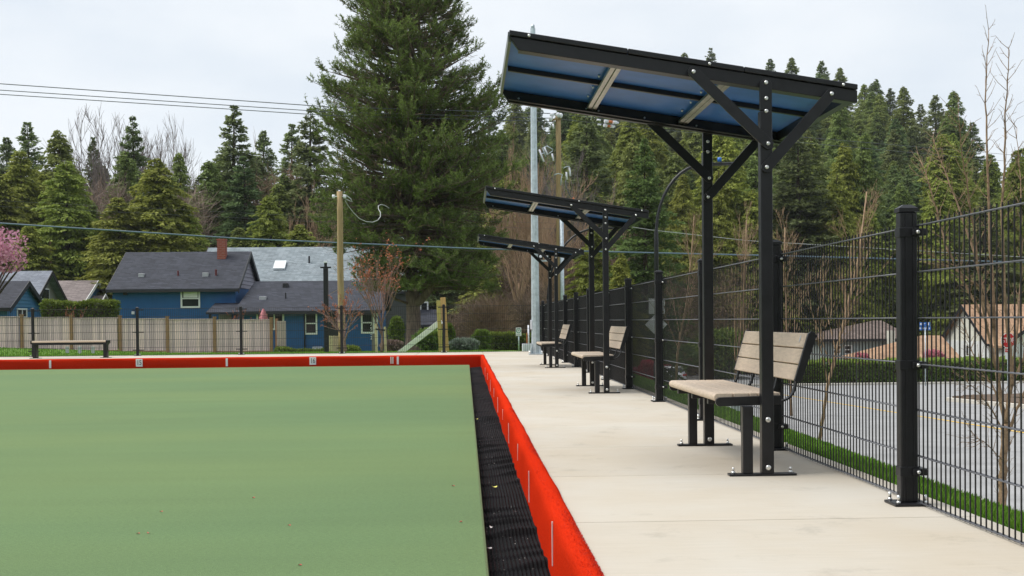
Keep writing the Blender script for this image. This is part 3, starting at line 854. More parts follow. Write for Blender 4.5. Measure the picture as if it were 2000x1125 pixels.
        for x in (1.42, 1.728):
            mb = MB(); disc(mb, (x, yf + .03, .0125), .012, .014, 'z'); mb.tube([(x, yf + .03, .026), (x, yf + .03, .045)], .006, 8); mb.build('anchor_bolt', 'bolt_steel', pl)
        MB().box(1.468, 1.522, yf + .004, yf + .058, 0.0125, 0.372).build('leg', 'black_steel', root, bevel=.004)
        # seat end frame with a rounded nose
        nose = [(1.335 + .024 - .024 * math.sin(t), .393 + .024 * math.cos(t)) for t in np.linspace(0, math.pi, 9)]
        poly = nose + [(1.690, .377), (1.690, .425)]
        ya, yb = (yf + .0605, yf + .085) if near else (yf - .025, yf - .0005)
        MB().prism(poly, 'y', ya, yb).build('seat_frame', 'black_steel', root, bevel=.002)
        # end plate of the backrest
        bpoly = [(1.762, .500), (1.798, .492), (1.884, .742), (1.872, .762), (1.852, .766), (1.838, .752)]
        MB().prism(bpoly, 'y', ya, yb).build('backrest_frame', 'black_steel', root, bevel=.002)
    ys0, ys1 = Y0 - .034 + .086, Y0 + SP + .006 - .026
    # seat of four planks; the nose plank is rounded at the front
    nose = [(1.330 + .022 - .022 * math.sin(t), .416 + .022 * math.cos(t)) for t in np.linspace(0, math.pi, 9)]
    seat = MB().prism(nose + [(1.432, .394), (1.432, .438)], 'y', ys0, ys1).build('seat', 'plank', root, bevel=.003)
    for a, b in ((1.437, 1.520), (1.525, 1.566), (1.571, 1.690)):
        MB().box(a, b, ys0, ys1, .394, .4385).build('seat_plank', 'plank', seat, bevel=.004)
    for yy in (ys0 + .25, (ys0 + ys1) / 2, ys1 - .25):
        MB().box(1.345, 1.680, yy - .02, yy + .02, .366, .3935).build('seat_support', 'black_steel', root, bevel=.002)
    # backrest of three planks
    a = Vector((1.762, 0, .502)); b = Vector((1.839, 0, .763)); d = (b - a).normalized(); nn = Vector((d.z, 0, -d.x))
    ln = (b - a).length; back = None
    for k in range(3):
        s0 = ln * k / 3 + .003; s1 = ln * (k + 1) / 3 - .003
        if k < 2:
            q_ = [a + d * s0, a + d * s0 + nn * .032, a + d * s1 + nn * .032, a + d * s1]
        else:
            q_ = [a + d * s0, a + d * s0 + nn * .032, a + d * (s1 - .012) + nn * .032, a + d * (s1 - .002) + nn * .024, a + d * s1 + nn * .012, a + d * (s1 - .004)]
        mb = MB().prism([(p.x, p.z) for p in q_], 'y', ys0, ys1)
        if back is None: back = mb.build('backrest', 'plank', root, bevel=.004)
        else: mb.build('back_plank', 'plank', back, bevel=.004)
    pc = a + d * (ln * .86) - nn * .0015
    mb = MB()
    ring_ = [(math.cos(t) * .010, math.sin(t) * .022) for t in np.linspace(0, 2 * math.pi, 13)[:-1]]
    mb.face([(pc.x + d.x * q2, ys0 + .10 + q1, pc.z + d.z * q2) for q1, q2 in ring_]); mb.build('plaque', 'bolt_steel', back, fix=False)
    # four bent flat bars carry the backrest
    for yy in (ys0 + .03, ys0 + .44, ys1 - .44, ys1 - .03):
        pts = []
        c = Vector((1.690, .478)); r_ = .088
        pts.append((1.640, .390))
        for t in np.linspace(0, 1.25, 8): pts.append((c.x + r_ * math.sin(t), c.y - r_ * math.cos(t)))
        pts.append((1.800, .56))
        mb = MB()
        for (xa, za), (xb, zb) in zip(pts[:-1], pts[1:]):
            mb.beam((xa, yy, za), (xb, yy, zb), .036, .009, (-(zb - za), 0, xb - xa))
        mb.build('back_bracket', 'black_steel', root)
    return root
shel = make_shelter()
shel_pos = [(0, 'nearest of three black steel bench shelters with a blue panelled roof'),
            (7.46, 'middle of three black steel bench shelters along the wire fence'),
            (15.1, 'farthest of three black steel bench shelters, next to the tall galvanised pole')]
for k, (dy, lab) in enumerate(shel_pos):
    o = shel if k == 0 else copy_tree(shel)
    o.location = (1.60, 6.50 + dy, 0)
    tag(o, lab, 'bench shelter', 'bench shelters along the wire fence')

# ------------------------------------------------------------------ wire mesh fence beside the walk
FX = 2.02
POST_X = 1.970
py_ = [5.42 + 2.345 * k for k in range(-1, 13)]
HZ = [0.012 + 0.2055 * k for k in range(7)]       # heights of the double rails
fence = thing('wire_fence', (POST_X, 5.42, 0), 'tall black wire mesh fence with square posts running beside the road', 'fence')
def make_post(parent, x, y, h=1.335, turn=False, label=None):
    hx_, hy_ = (.0385, .029) if not turn else (.034, .034)
    post = MB().box(x - hx_, x + hx_, y - hy_, y + hy_, .012, h - .03).build('post', 'black_steel', parent, bevel=.006)
    if not turn:
        for dx in (-.012, .022): MB().box(x + dx - .004, x + dx + .004, y - hy_ - .0035, y - hy_ - .0003, .02, h - .035).build('rib', 'black_steel', post)
    c = MB(); e = .0045
    c.box(x - hx_ - e, x + hx_ + e, y - hy_ - e, y + hy_ + e, h - .029, h - .012)
    c.mesh([(x - hx_ - e, y - hy_ - e, h - .012), (x + hx_ + e, y - hy_ - e, h - .012), (x + hx_ + e, y + hy_ + e, h - .012), (x - hx_ - e, y + hy_ + e, h - .012),
            (x - hx_ * .45, y - hy_ * .45, h + .004), (x + hx_ * .45, y - hy_ * .45, h + .004), (x + hx_ * .45, y + hy_ * .45, h + .004), (x - hx_ * .45, y + hy_ * .45, h + .004)],
           [(0, 1, 5, 4), (1, 2, 6, 5), (2, 3, 7, 6), (3, 0, 4, 7), (4, 5, 6, 7)])
    c.build('cap', 'black_steel', post)
    pl = MB().box(x - .08, x + .08, y - .075, y + .075, .001, .0125).build('base_plate', 'black_steel', post, bevel=.002)
    for dx in (-.06, .06):
        for dy in (-.055, .055):
            mb = MB(); disc(mb, (x + dx, y + dy, .0125), .011, .013, 'z', 6); mb.tube([(x + dx, y + dy, .025), (x + dx, y + dy, .05)], .007, 8)
            mb.build('anchor_bolt', 'bolt_steel', post)
    for z in (1.215, .625, .15):
        mb = MB().box(x - hx_ - .004, x + hx_ + .004, y - hy_ - .004, y + hy_ + .004, z - .022, z + .022)
        if turn:
            mb.box(x - .15, x + .15, y + hy_ + .004, y + hy_ + .03, z - .012, z + .012)
        else:
            mb.box(x + hx_ - .028, x + hx_ + .034, y - hy_ - .022, y - hy_ - .0041, z - .014, z + .014)
            mb.box(x + hx_ + .004, x + hx_ + .036, y - hy_ - .02, y + hy_ + .02, z - .016, z + .016)
        mb.build('clamp', 'black_steel', post, bevel=.003)
        if not turn:
            mb = MB(); disc(mb, (x + hx_ - .006, y - hy_ - .022, z), .009, -.012, 'y', 8); mb.build('bolt', 'bolt_steel', post)
    return post
def vertical_wire(mb, x, y, z0, z1, r=.0026):
    return mb.box(x - r, x + r, y - r, y + r, z0, z1)
wire_me = None
for k, y in enumerate(py_):
    if k > 0: make_post(fence, POST_X, y)
    if k + 1 >= len(py_): break
    ya, yb = y + .012, py_[k + 1] - .012
    nw = 47; step = (yb - ya) / (nw - 1)
    rails = []
    for j, z in enumerate(HZ):
        mb = MB()
        for dx in (-.0072, .0072): mb.tube([(FX + dx, ya - .012, z), (FX + dx, yb + .012, z)], .0035, 6)
        rails.append(mb)
    if k <= 3:                                   # near panels: every wire is a piece of its own
        pan = rails[-1].build('mesh_panel', 'grey_rail', fence)
        for mb in rails[:-1]: mb.build('rail_wire', 'grey_rail', pan)
        for j in range(nw):
            if wire_me is None:
                wire_me = vertical_wire(MB(), 0, 0, 0, 0 + HZ[-1] + .022 - .004).data('wire', 'black_rail')
            o = link('wire', wire_me, pan)
            o.location = Vector((FX, ya + step * j, .004)) - wloc(fence)
    else:
        mb = MB()
        for j in range(nw): vertical_wire(mb, FX, ya + step * j, .004, HZ[-1] + .018, .0027 if k == 4 else .0034)
        pan = mb.build('mesh_panel', 'black_rail', fence, fix=False)
        for mb in rails: mb.build('rail_wire', 'grey_rail', pan)

# fence behind the green
bf = thing('wire_fence', (-5, 32.95, 0), 'low looking black wire mesh fence behind the far end of the green', 'fence')
bx = [XatY(px, 32.95, 690) for px in (867.5, 668, 471.5, 269, 65)]
bx = [FX] + bx + [bx[-1] - 2.76, bx[-1] - 5.52]
for k in range(1, len(bx)): make_post(bf, bx[k], 32.95, 1.29, True)
for a, b in zip(bx[1:], bx[:-1]):
    mb = MB(); nw = int((b - a) / .05)
    for j in range(nw + 1): vertical_wire(mb, a + (b - a) * j / nw, 33.02, .004, HZ[-1] + .018)
    pan = mb.build('mesh_panel', 'black_rail', bf, fix=False)
    for z in HZ:
        mb = MB()
        for dy in (-.0072, .0072): mb.tube([(a, 33.02 + dy, z), (b, 33.02 + dy, z)], .0042, 6)
        mb.build('rail_wire', 'black_rail', pan)

# backless bench behind the green
bl = atZ(63, 697.5, 0).x; y0 = 31.3
xa, xb = XatY(60, y0, 690), XatY(209, y0, 690)
bn = thing('bench', ((xa + xb) / 2, y0, 0), 'low backless bench with one pale seat behind the far bank', 'bench')
for j in range(3):
    MB().box(xa, xb, y0 + .10 * j, y0 + .10 * j + .092, .395, .44).build('seat_plank', 'plank', bn, bevel=.01)
MB().box(xa + .02, xb - .02, y0 + .01, y0 + .05, .335, .394).build('rail', 'black_steel', bn)
MB().box(xa + .02, xb - .02, y0 + .24, y0 + .28, .335, .394).build('rail', 'black_steel', bn)
for x in (xa + .07, xb - .07):
    MB().box(x - .045, x + .045, y0 + .06, y0 + .24, .012, .40).build('leg', 'black_steel', bn, bevel=.004)
    MB().box(x - .12, x + .12, y0 + .04, y0 + .26, .001, .012).build('base_plate', 'black_steel', bn)
for x in (xa - .004, xb - .03):
    MB().box(x, x + .034, y0 - .004, y0 + .30, .36, .443).build('end_cap', 'black_steel', bn, bevel=.006)

# ------------------------------------------------------------------ poles
# galvanised floodlight pole on the walk
pb = atZ(1046.5, 692.5, 0)
gp = thing('light_pole', pb, 'tall tapered galvanised steel pole at the far corner of the walk', 'pole')
mb = MB(); mb.tube([pb + Vector((0, 0, .03)), pb + Vector((0, 0, 7.98))], [.105, .062], 8, True, False); mb.build('shaft', 'galvanised', gp)
MB().box(pb.x - .17, pb.x + .17, pb.y - .17, pb.y + .17, .001, .032).build('base_plate', 'galvanised', gp, bevel=.004)
for a in range(4):
    an = a * math.pi / 2 + math.pi / 4
    d = Vector((math.cos(an), math.sin(an), 0))
    MB().hexa([pb + d * .09 + Vector((-.008, 0, .032)), pb + d * .2 + Vector((-.008, 0, .032)), pb + d * .2 + Vector((.008, .01, .032)), pb + d * .09 + Vector((.008, .01, .032)),
               pb + d * .09 + Vector((-.008, 0, .28)), pb + d * .12 + Vector((-.008, 0, .25)), pb + d * .12 + Vector((.008, .01, .25)), pb + d * .09 + Vector((.008, .01, .28))]).build('gusset', 'galvanised', gp)
    mb = MB(); mb.tube([pb + d * .21 + Vector((0, 0, .032)), pb + d * .21 + Vector((0, 0, .09))], .018, 8); mb.build('anchor_bolt', 'bolt_steel', gp)
zc = ZatY(1052, 503, pb.y)
MB().box(pb.x + .06, pb.x + .34, pb.y - .03, pb.y + .03, zc - .10, zc - .06).build('bracket', 'galvanised', gp)
MB().box(pb.x + .08, pb.x + .19, pb.y - .08, pb.y + .04, zc - .05, zc + .08).build('camera_housing', 'black_steel', gp, bevel=.01)
mb = MB(); disc(mb, (pb.x + .135, pb.y - .081, zc + .02), .035, -.02, 'y'); mb.build('lens', 'white_plastic', gp)
MB().box(pb.x + .25, pb.x + .36, pb.y - .05, pb.y + .05, zc - .05, zc + .04).build('junction_box', 'galvanised', gp, bevel=.008)
MB().box(pb.x - .13, pb.x - .08, pb.y - .06, pb.y, .62, .85).build('hand_hole_cover', 'white_plastic', gp, bevel=.006)
mb = MB(); mb.tube([pb + Vector((0, 0, 7.975)), pb + Vector((0, 0, 8.06))], .045, 8); mb.build('pole_cap', 'galvanised', gp)

def wood_pole(px, top_py, Y, dia, label, name='utility_pole', cat='pole'):
    b = onT(px, Y); zt = ZatY(px, top_py, Y); xt = atY(px - 4, top_py, Y).x
    o = thing(name, b, label, cat)
    n = 9
    mb = MB(); mb.tube([b.lerp(Vector((xt, Y, zt)), t) + Vector((.01 * math.sin(t * 9), 0, 0)) for t in np.linspace(-.02, 1, n)], [dia / 2 * (1 - .16 * t) for t in np.linspace(0, 1, n)], 14)
    mb.build('shaft', 'wood_pole', o)
    return o, Vector((xt, Y, zt))
# short service pole in front of the blue house
o, tp = wood_pole(667, 374, 48, .27, 'short plain wooden service pole standing before the dark blue house')
mb = MB(); disc(mb, tp, .05, .05, 'z'); mb.build('pole_cap', 'white_plastic', o)
for dx in (-.22, .20):
    mb = MB(); mb.tube([tp + Vector((0, -.02, -.2)), tp + Vector((dx, -.05, -.2))], .02, 6); mb.build('pin', 'galvanised', o)
    mb = MB(); disc(mb, tp + Vector((dx, .02, -.2)), .065, -.13, 'y'); mb.tube([tp + Vector((dx, -.05, -.27)), tp + Vector((dx, -.05, -.13))], [.05, .06], 8); mb.build('insulator', 'white_plastic', o)
mb = MB(); mb.tube([atY(x, y, 48) for x, y in ((667, 379), (678, 383), (685, 388), (688, 394), (682, 392), (672, 387))], .022, 6); mb.build('jumper', 'wire_pale', o)
cable = MB(); cable.tube([atY(x, y, 48 + k * .3) for k, (x, y) in enumerate([(674, 392), (680, 402), (690, 415), (702, 427), (715, 433), (728, 434), (738, 430), (743, 423), (743, 415), (739, 408), (739, 402), (744, 399.5), (751, 401), (760, 406.5)])], .018, 6)
cable.build('drop_cable', 'wire_pale', o)

# main utility pole beyond the walk
o, tp = wood_pole(1094, 226, 60, .30, 'tall brown utility pole carrying cutouts and a white conduit beyond the fence')
UP = tp
for px, py in ((1078, 224), (1090, 224), (1076, 231), (1095, 225)):
    c = atY(px, py, 59.8); mb = MB(); mb.tube([c + Vector((0, 0, -.14)), c + Vector((0, 0, -.05)), c + Vector((0, 0, .04)), c + Vector((0, 0, .1))], [.03, .10, .11, .05], 8); mb.build('insulator', 'white_plastic', o)
mb = MB(); mb.beam(atY(1073, 236, 59.9), atY(1096, 230, 59.9), .1, .1); mb.build('crossarm', 'wood_pole', o)
for (x0, y0_), (x1, y1_) in (((1080, 242), (1081, 251)), ((1078, 300), (1081, 314)), ((1053, 292), (1062, 316)), ((1063, 288), (1069, 302)), ((1106, 336), (1107, 351)), ((1112, 327), (1114, 344))):
    mb = MB(); mb.tube([atY(x0, y0_, 59.6), atY(x1, y1_, 59.6)], .045, 8); mb.build('fuse_cutout', 'white_plastic', o)
mb = MB()
for a, b in (((1058, 290), (1068, 285)), ((1068, 285), (1080, 292)), ((1055, 302), (1064, 298)), ((1064, 286), (1069, 302)), ((1060, 290), (1066, 306)), ((1069, 302), (1080, 294))):
    mb.tube([atY(*a, 59.6), atY(*b, 59.6)], .022, 6)
mb.build('switch_frame', 'galvanised', o)
mb = MB()
mb.tube([atY(x, y, 59.5) for x, y in ((1082, 342), (1090, 339), (1098, 341), (1096, 350), (1095, 362))], .025, 6)
mb.tube([atY(x, y, 59.5) for x, y in ((1100, 329), (1105, 326), (1112, 325), (1114, 330))], .02, 6)
mb.build('jumper', 'galvanised', o)
mb = MB(); mb.tube([atY(x, y, 59.5) for x, y in ((1105, 352), (1105, 363), (1110, 375), (1115, 384), (1119, 386), (1122, 392))], .025, 6); mb.build('drop_cable', 'wire_dark', o)
mb = MB(); mb.tube([atY(1119, 386, 59.4), atY(1122, 392, 59.4)], .045, 6); mb.build('cable_end', 'insulator_orange', o)
b = onT(1096, 59.7); mb = MB(); mb.tube([Vector((b.x + .08, 59.7, b.z)), atY(1096.5, 425, 59.7)], .10, 8); mb.build('conduit', 'galvanised', o)
# thin wooden pole behind the beige roof
wood_pole(102, 468, 106, .22, 'slender wooden pole rising behind the taupe roofed house')

# overhead wires
def wire(pts, r, mat, label, sag=0.0):
    P_ = []
    for (a, b) in zip(pts[:-1], pts[1:]):
        for t in np.linspace(0, 1, 14)[(0 if not P_ else 1):]:
            p = a.lerp(b, t); p.z -= sag * 4 * t * (1 - t); P_.append(p)
    mb = MB(); mb.tube(P_, r, 5)
    tag(mb.build('overhead_wire', mat), label, 'wire', 'overhead wires')
wire([atY(-420, 134, 56), atY(640, 208.5, 59), atY(1088, 222, 60)], .021, 'wire_dark', 'highest of three parallel power lines crossing the sky at left')
wire([atY(-420, 148, 56), atY(640, 218.5, 59), atY(1078, 231, 60)], .019, 'wire_dark', 'middle of three parallel power lines crossing the sky at left')
wire([atY(-420, 157, 56), atY(640, 225.5, 59), atY(1090, 238, 60)], .019, 'wire_dark', 'lowest of three parallel power lines crossing the sky at left')
wire([atY(-420, 405, 50), atY(0, 436, 51), atY(470, 466, 52), atY(935, 486, 53), atY(1500, 499, 54), atY(2300, 520, 56)], .034, 'wire_blue', 'thick blue grey telephone cable passing low over the house roofs')
wire([atY(-420, 372, 58), atY(0, 392, 58), atY(640, 424, 59), atY(1088, 436, 60)], .004, 'wire_dark', 'faint thin cable before the cedars, upper of two')
wire([atY(-420, 386, 58), atY(0, 403, 58), atY(640, 434, 59), atY(1088, 447, 60)], .004, 'wire_dark', 'faint thin cable before the cedars, lower of two')
wire([atY(1090, 420, 60), atY(1270, 449, 62), atY(1460, 470, 64), atY(2300, 520, 70)], .016, 'wire_pale', 'pale cable sloping down right of the utility pole above the fence')
wire([atY(1088, 222, 60), atY(1240, 240, 62), atY(2300, 330, 74)], .010, 'wire_dark', 'power line leaving the utility pole to the right with orange insulators, upper one')
wire([atY(1088, 232, 60), atY(1240, 249, 62), atY(2300, 345, 74)], .010, 'wire_dark', 'power line leaving the utility pole to the right with orange insulators, lower one')
for (xa_, ya_), (xb_, yb_), lab in (((1166, 234), (1208, 240), 'upper'), ((1168, 243), (1201, 247.5), 'lower')):
    a = atY(xa_, ya_, 61.2); b = atY(xb_, yb_, 61.6)
    o = thing('line_insulator', a, 'white and orange insulator string on the %s power line right of the pole' % lab, 'insulator', 'insulator strings on the power lines')
    for t, mt, r_ in ((0, 'white_plastic', .05), (.35, 'white_plastic', .09), (.55, 'insulator_orange', .07), (.75, 'white_plastic', .09), (.95, 'white_plastic', .05)):
        c = a.lerp(b, t); e = a.lerp(b, min(1, t + .16)); mb = MB(); mb.tube([c, e], r_, 8); mb.build('insulator_disc', mt, o)

# black square post with a small head in front of the dark blue house
b = onT(637.5, 46)
o = thing('camera_post', b, 'slim black square post with a small head before the dark blue house', 'post')
zt = ZatY(637, 524, 46)
MB().box(b.x - .085, b.x + .085, 45.92, 46.08, b.z - .02, zt).build('shaft', 'black_steel', o, bevel=.01)
MB().box(b.x - .2, b.x + .2, 45.97, 46.03, zt + .0, zt + .06).build('crossbar', 'black_steel', o)
MB().box(b.x - .05, b.x + .05, 45.95, 46.05, zt + .06, zt + .2).build('head', 'black_steel', o)
MB().box(b.x - .06, b.x + .06, 45.93, 46.07, zt + .2, zt + .27).build('head_cap', 'white_plastic', o, bevel=.01)

# curved black street lights beyond the fence
def street_light(px, Y, top, label):
    b = onT(px, Y); s = Y / 2400.0
    o = thing('street_light', b, label, 'street light', 'curved street lights beyond the fence')
    zt = ZatY(px, top, Y); r_ = 100 * s
    pts = [b, Vector((b.x, Y, zt - 1.35 * r_))]
    for t in np.linspace(0.08, math.pi / 2, 10): pts.append(Vector((b.x + 100 * s * (1 - math.cos(t)) * .95, Y, zt - 1.35 * r_ * (1 - math.sin(t)))))
    pts.append(Vector((b.x + 157 * s, Y, zt + .04)))
    mb = MB(); mb.tube(pts, [.085] * 2 + [.06] * (len(pts) - 2), 10); mb.build('arm', 'black_steel', o)
    MB().box(b.x + 105 * s, b.x + 160 * s, Y - .10, Y + .10, zt - .01, zt + .07).build('lamp_head', 'black_steel', o, bevel=.02)
    mb = MB(); mb.tube([(b.x + 126 * s, Y, zt + .1), (b.x + 126 * s, Y, zt + .26)], .075, 8); mb.build('light_sensor', 'sign_blue', o)
    mb = MB(); mb.tube([b, b + Vector((0, 0, .9))], [.17, .13], 10); mb.build('base', 'black_steel', o)
    return o, b
sl_, slb = street_light(1283, 45, 322, 'black street light with a curved arm standing behind the middle of the wire fence')
street_light(1071, 68, 447, 'farther black street light whose curved arm shows behind the farthest bench shelter')
# backs of two traffic signs on that pole
c = atY(1282.5, 598, 44.8)
sg = thing('traffic_sign', (c.x, c.y, c.z), 'grey back of a rectangular sign on the street light, above the diamond', 'sign')
MB().box(c.x - .29, c.x + .29, c.y - .012, c.y, c.z - .28, c.z + .28).build('plate', 'sign_back', sg, bevel=.004)
MB().box(c.x - .03, c.x + .03, c.y + .002, c.y + .1, c.z - .2, c.z + .2).build('bracket', 'galvanised', sg)
c = atY(1281.5, 634, 44.8)
sg = thing('traffic_sign', (c.x, c.y, c.z), 'grey back of a diamond sign on the street light behind the fence', 'sign')
MB().prism([(c.x - .41, c.z), (c.x, c.z - .41), (c.x + .41, c.z), (c.x, c.z + .41)], 'y', c.y - .012, c.y).build('plate', 'sign_back', sg, bevel=.004)
MB().box(c.x - .03, c.x + .03, c.y + .002, c.y + .1, c.z - .2, c.z + .2).build('bracket', 'galvanised', sg)

# ------------------------------------------------------------------ houses
def window(parent, px0, py0, px1, py1, Y, kind='hung', proud=.06):
    a = atY(px0, py0, Y); b = atY(px1, py1, Y); x0, x1, z1, z0 = a.x, b.x, a.z, b.z
    fw = .10; y = Y - proud
    fr = MB()
    fr.box(x0 - fw, x1 + fw, y, Y + .02, z1, z1 + fw); fr.box(x0 - fw, x1 + fw, y, Y + .02, z0 - fw, z0)
    fr.box(x0 - fw, x0, y, Y + .02, z0, z1); fr.box(x1, x1 + fw, y, Y + .02, z0, z1)
    if kind == 'hung': zm = (z0 + z1) / 2; fr.box(x0, x1, y + .015, Y + .01, zm - .04, zm + .04)
    if kind == 'slide':
        for t in (.36, .66): xm = x0 + (x1 - x0) * t; fr.box(xm - .035, xm + .035, y + .015, Y + .01, z0, z1)
    o = fr.build('window', 'white_paint', parent)
    MB().box(x0, x1, Y - .022, Y + .015, z0, z1).build('pane', 'glass_dark', o)
    return o, (x0, x1, z0, z1)
def gable_house(name, label, x0, x1, ya, yb, z_base, z_eave, z_ridge, wall, roofm, over=.35, ov_end=.3, trim='dark_trim', gable_mat=None, gable_board=None, group=None, left_gable=True):
    """ridge along x; gables at x0 and x1; front wall at ya"""
    yr = (ya + yb) / 2
    h = thing(name, ((x0 + x1) / 2, ya, z_base), label, 'house', group)
    MB().box(x0, x1, ya, yb, z_base - .3, z_eave).build('wall', wall, h)
    t = .14; k = (z_ridge - z_eave) / (yr - ya)
    g_ = MB().prism([(ya + .01, z_eave), (yb - .01, z_eave), (yr, z_ridge - .06)], 'x', x0 + .01, x1 - .01).build('gable', gable_mat or wall, h)
    if gable_board:
        nb = gable_board[1]
        for i in range(nb):
            za = z_eave + (z_ridge - z_eave) * i / nb; zb = z_eave + (z_ridge - z_eave) * (i + .96) / nb
            ia = (za - z_eave) / k; ib = (zb - z_eave) / k
            x = x1
            MB().hexa([(x - .01, ya + ia, za), (x + .05, ya + ia, za), (x + .05, yb - ia, za), (x - .01, yb - ia, za),
                       (x - .01, ya + ib, zb), (x + .012, ya + ib, zb), (x + .012, yb - ib, zb), (x - .01, yb - ib, zb)]).build('siding_board', gable_board[0], g_)
    roof = None
    for sgn, ye, yy in ((1, ya - over, ya), (-1, yb + over, yb)):
        ze = z_eave - k * over
        mb = MB().hexa([(x0 - ov_end, ye, ze), (x1 + ov_end, ye, ze), (x1 + ov_end, yr, z_ridge), (x0 - ov_end, yr, z_ridge),
                        (x0 - ov_end, ye, ze + t), (x1 + ov_end, ye, ze + t), (x1 + ov_end, yr, z_ridge + t), (x0 - ov_end, yr, z_ridge + t)])
        o = mb.build('roof', roofm, h)
        if roof is None: roof = o
        # barge boards and gutter
        for x in (x0 - ov_end, x1 + ov_end):
            s_ = -1 if x < (x0 + x1) / 2 else 1
            xa_, xb_ = (x + .003 * s_, x + .045 * s_)
            mb = MB().hexa([(min(xa_, xb_), ye, ze - .16), (max(xa_, xb_), ye, ze - .16), (max(xa_, xb_), yr, z_ridge - .16), (min(xa_, xb_), yr, z_ridge - .16),
                            (min(xa_, xb_), ye, ze + t + .01), (max(xa_, xb_), ye, ze + t + .01), (max(xa_, xb_), yr, z_ridge + t + .01), (min(xa_, xb_), yr, z_ridge + t + .01)])
            mb.build('barge_board', trim, o)
        MB().box(x0 - ov_end, x1 + ov_end, min(ye - .1 * sgn, ye - .003 * sgn), max(ye - .1 * sgn, ye - .003 * sgn), ze - .06, ze + t - .01).build('gutter', trim if trim != 'white_paint' else 'dark_trim', o)
    h['_'] = 0; del h['_']
    return h, roof, k
def roof_z(ya, z_eave, k, y): return z_eave + k * (y - ya) + .14
def vent(roof, px, py, Y, z, wd, ht, mat, name='roof_vent'):
    x = XatY(px, Y, py)
    MB().box(x - wd / 2, x + wd / 2, Y - wd / 2, Y + wd / 2, z - .1, z + ht).build(name, mat, roof, bevel=.02)

# dark blue house: upper block
Y0 = 76.0; Y1 = 84.4
X0 = XatY(220, Y0, 600); X1 = XatY(460, Y0, 600)
zb = T(X0, Y0); ze = ZatY(340, 562, Y0); zr = ZatY(366, 496, 80.2)
hA, rA, kA = gable_house('house', 'dark blue house with charcoal roof and low wing behind the plank fence', X0, X1, Y0, Y1, zb, ze, zr, 'blue_siding', 'roof_charcoal', .4, .25, 'dark_trim', 'lilac_board', ('lilac_board', 9))
window(hA, 356, 568, 388, 598, Y0)
bl_ = MB(); a = atY(358, 569, Y0 - .03); b = atY(386, 581, Y0 - .03); bl_.box(a.x, b.x, Y0 - .03, Y0 - .024, b.z, a.z); bl_.build('blind', 'grey_board', hA)
for px, py, wd, ht, mt in ((277, 543, .34, .14, 'vent_grey'), (348, 543, .10, .30, 'maroon_trim'), (402, 540, .36, .16, 'vent_grey'), (422, 537, .12, .36, 'maroon_trim')):
    Yv = Y0 + 1.2; vent(rA, px, py, Yv, roof_z(Y0, ze, kA, Yv), wd, ht, mt)
# floodlight and cable on the wall
c = atY(245, 573, Y0 - .1); MB().box(c.x - .12, c.x + .1, c.y - .1, c.y + .1, c.z - .1, c.z + .08).build('wall_lamp', 'dark_trim', hA, bevel=.02)
c = atY(260, 611, Y0 - .1); MB().box(c.x - .09, c.x + .09, c.y - .06, c.y + .06, c.z - .09, c.z + .09).build('wall_lamp', 'white_plastic', hA, bevel=.02)
# lower wing
YW = 74.0; YWr = 78.6
XL = XatY(462, YW, 620); XR = XatY(737, YW, 620)
zwe = ZatY(600, 606, YW); zwr = ZatY(600, 553, YWr); kw = (zwr - zwe) / (YWr - YW)
MB().box(XL, XR, YW, YW + 8, zb - .4, zwe).build('wing_wall', 'blue_siding', hA)
wr = MB().hexa([(XL - .1, YW - .45, zwe - .45 * kw), (XR + .3, YW - .45, zwe - .45 * kw), (XR + .3, YWr, zwr), (XL + .35, YWr, zwr),
                (XL - .1, YW - .45, zwe - .45 * kw + .14), (XR + .3, YW - .45, zwe - .45 * kw + .14), (XR + .3, YWr, zwr + .14), (XL + .35, YWr, zwr + .14)]).build('wing_roof', 'roof_charcoal', hA)
MB().hexa([(XL + .35, YWr, zwr), (XR + .3, YWr, zwr), (XR + .3, YWr + 4.6, zwr - 4.6 * kw), (XL + .35, YWr + 4.6, zwr - 4.6 * kw),
           (XL + .35, YWr, zwr + .14), (XR + .3, YWr, zwr + .14), (XR + .3, YWr + 4.6, zwr - 4.6 * kw + .14), (XL + .35, YWr + 4.6, zwr - 4.6 * kw + .14)]).build('wing_roof', 'roof_charcoal', hA)
MB().prism([(YW + .01, zwe), (YW + 8 - .01, zwe), (YWr, zwr - .03)], 'x', XR - .2, XR - .01).build('gable', 'blue_siding', hA)
MB().box(XL - .1, XR + .3, YW - .56, YW - .453, zwe - .45 * kw - .06, zwe - .45 * kw + .12).build('gutter', 'dark_trim', hA)
for px, py, wd, ht, mt in ((514, 582, .42, .13, 'vent_grey'), (558, 582, .09, .36, 'dark_trim'), (558, 560, .34, .22, 'dark_trim')):
    Yv = YW + (1.6 if py > 570 else 3.6); vent(wr, px, py, Yv, zwe + kw * (Yv - YW) + .14, wd, ht, mt)
# porch roof on the left of the wing
xa, xb = XatY(402, 73.2, 610), XatY(472, 73.2, 610)
za, zb2 = ZatY(430, 614, 73.2), ZatY(430, 596, 75.9)
MB().hexa([(xa, 73.2, za), (xb, 73.2, za), (xb, 75.95, zb2), (xa, 75.95, zb2), (xa, 73.2, za + .13), (xb, 73.2, za + .13), (xb, 75.95, zb2 + .13), (xa, 75.95, zb2 + .13)]).build('porch_roof', 'roof_charcoal', hA)
MB().box(xa + .1, xa + .25, 73.5, 73.65, zb - .2, za + .02).build('porch_post', 'dark_trim', hA)
dx0, dx1 = XatY(427, Y0, 620), XatY(452, Y0, 620)
MB().box(dx0, dx1, Y0 - .05, Y0 + .02, zb, zb + 2.6).build('door', 'taupe_wall', hA)
window(hA, 504, 613, 552, 641, YW, 'slide'); window(hA, 598, 613, 617, 650, YW, 'hung'); window(hA, 708, 612, 729, 648, YW, 'hung')
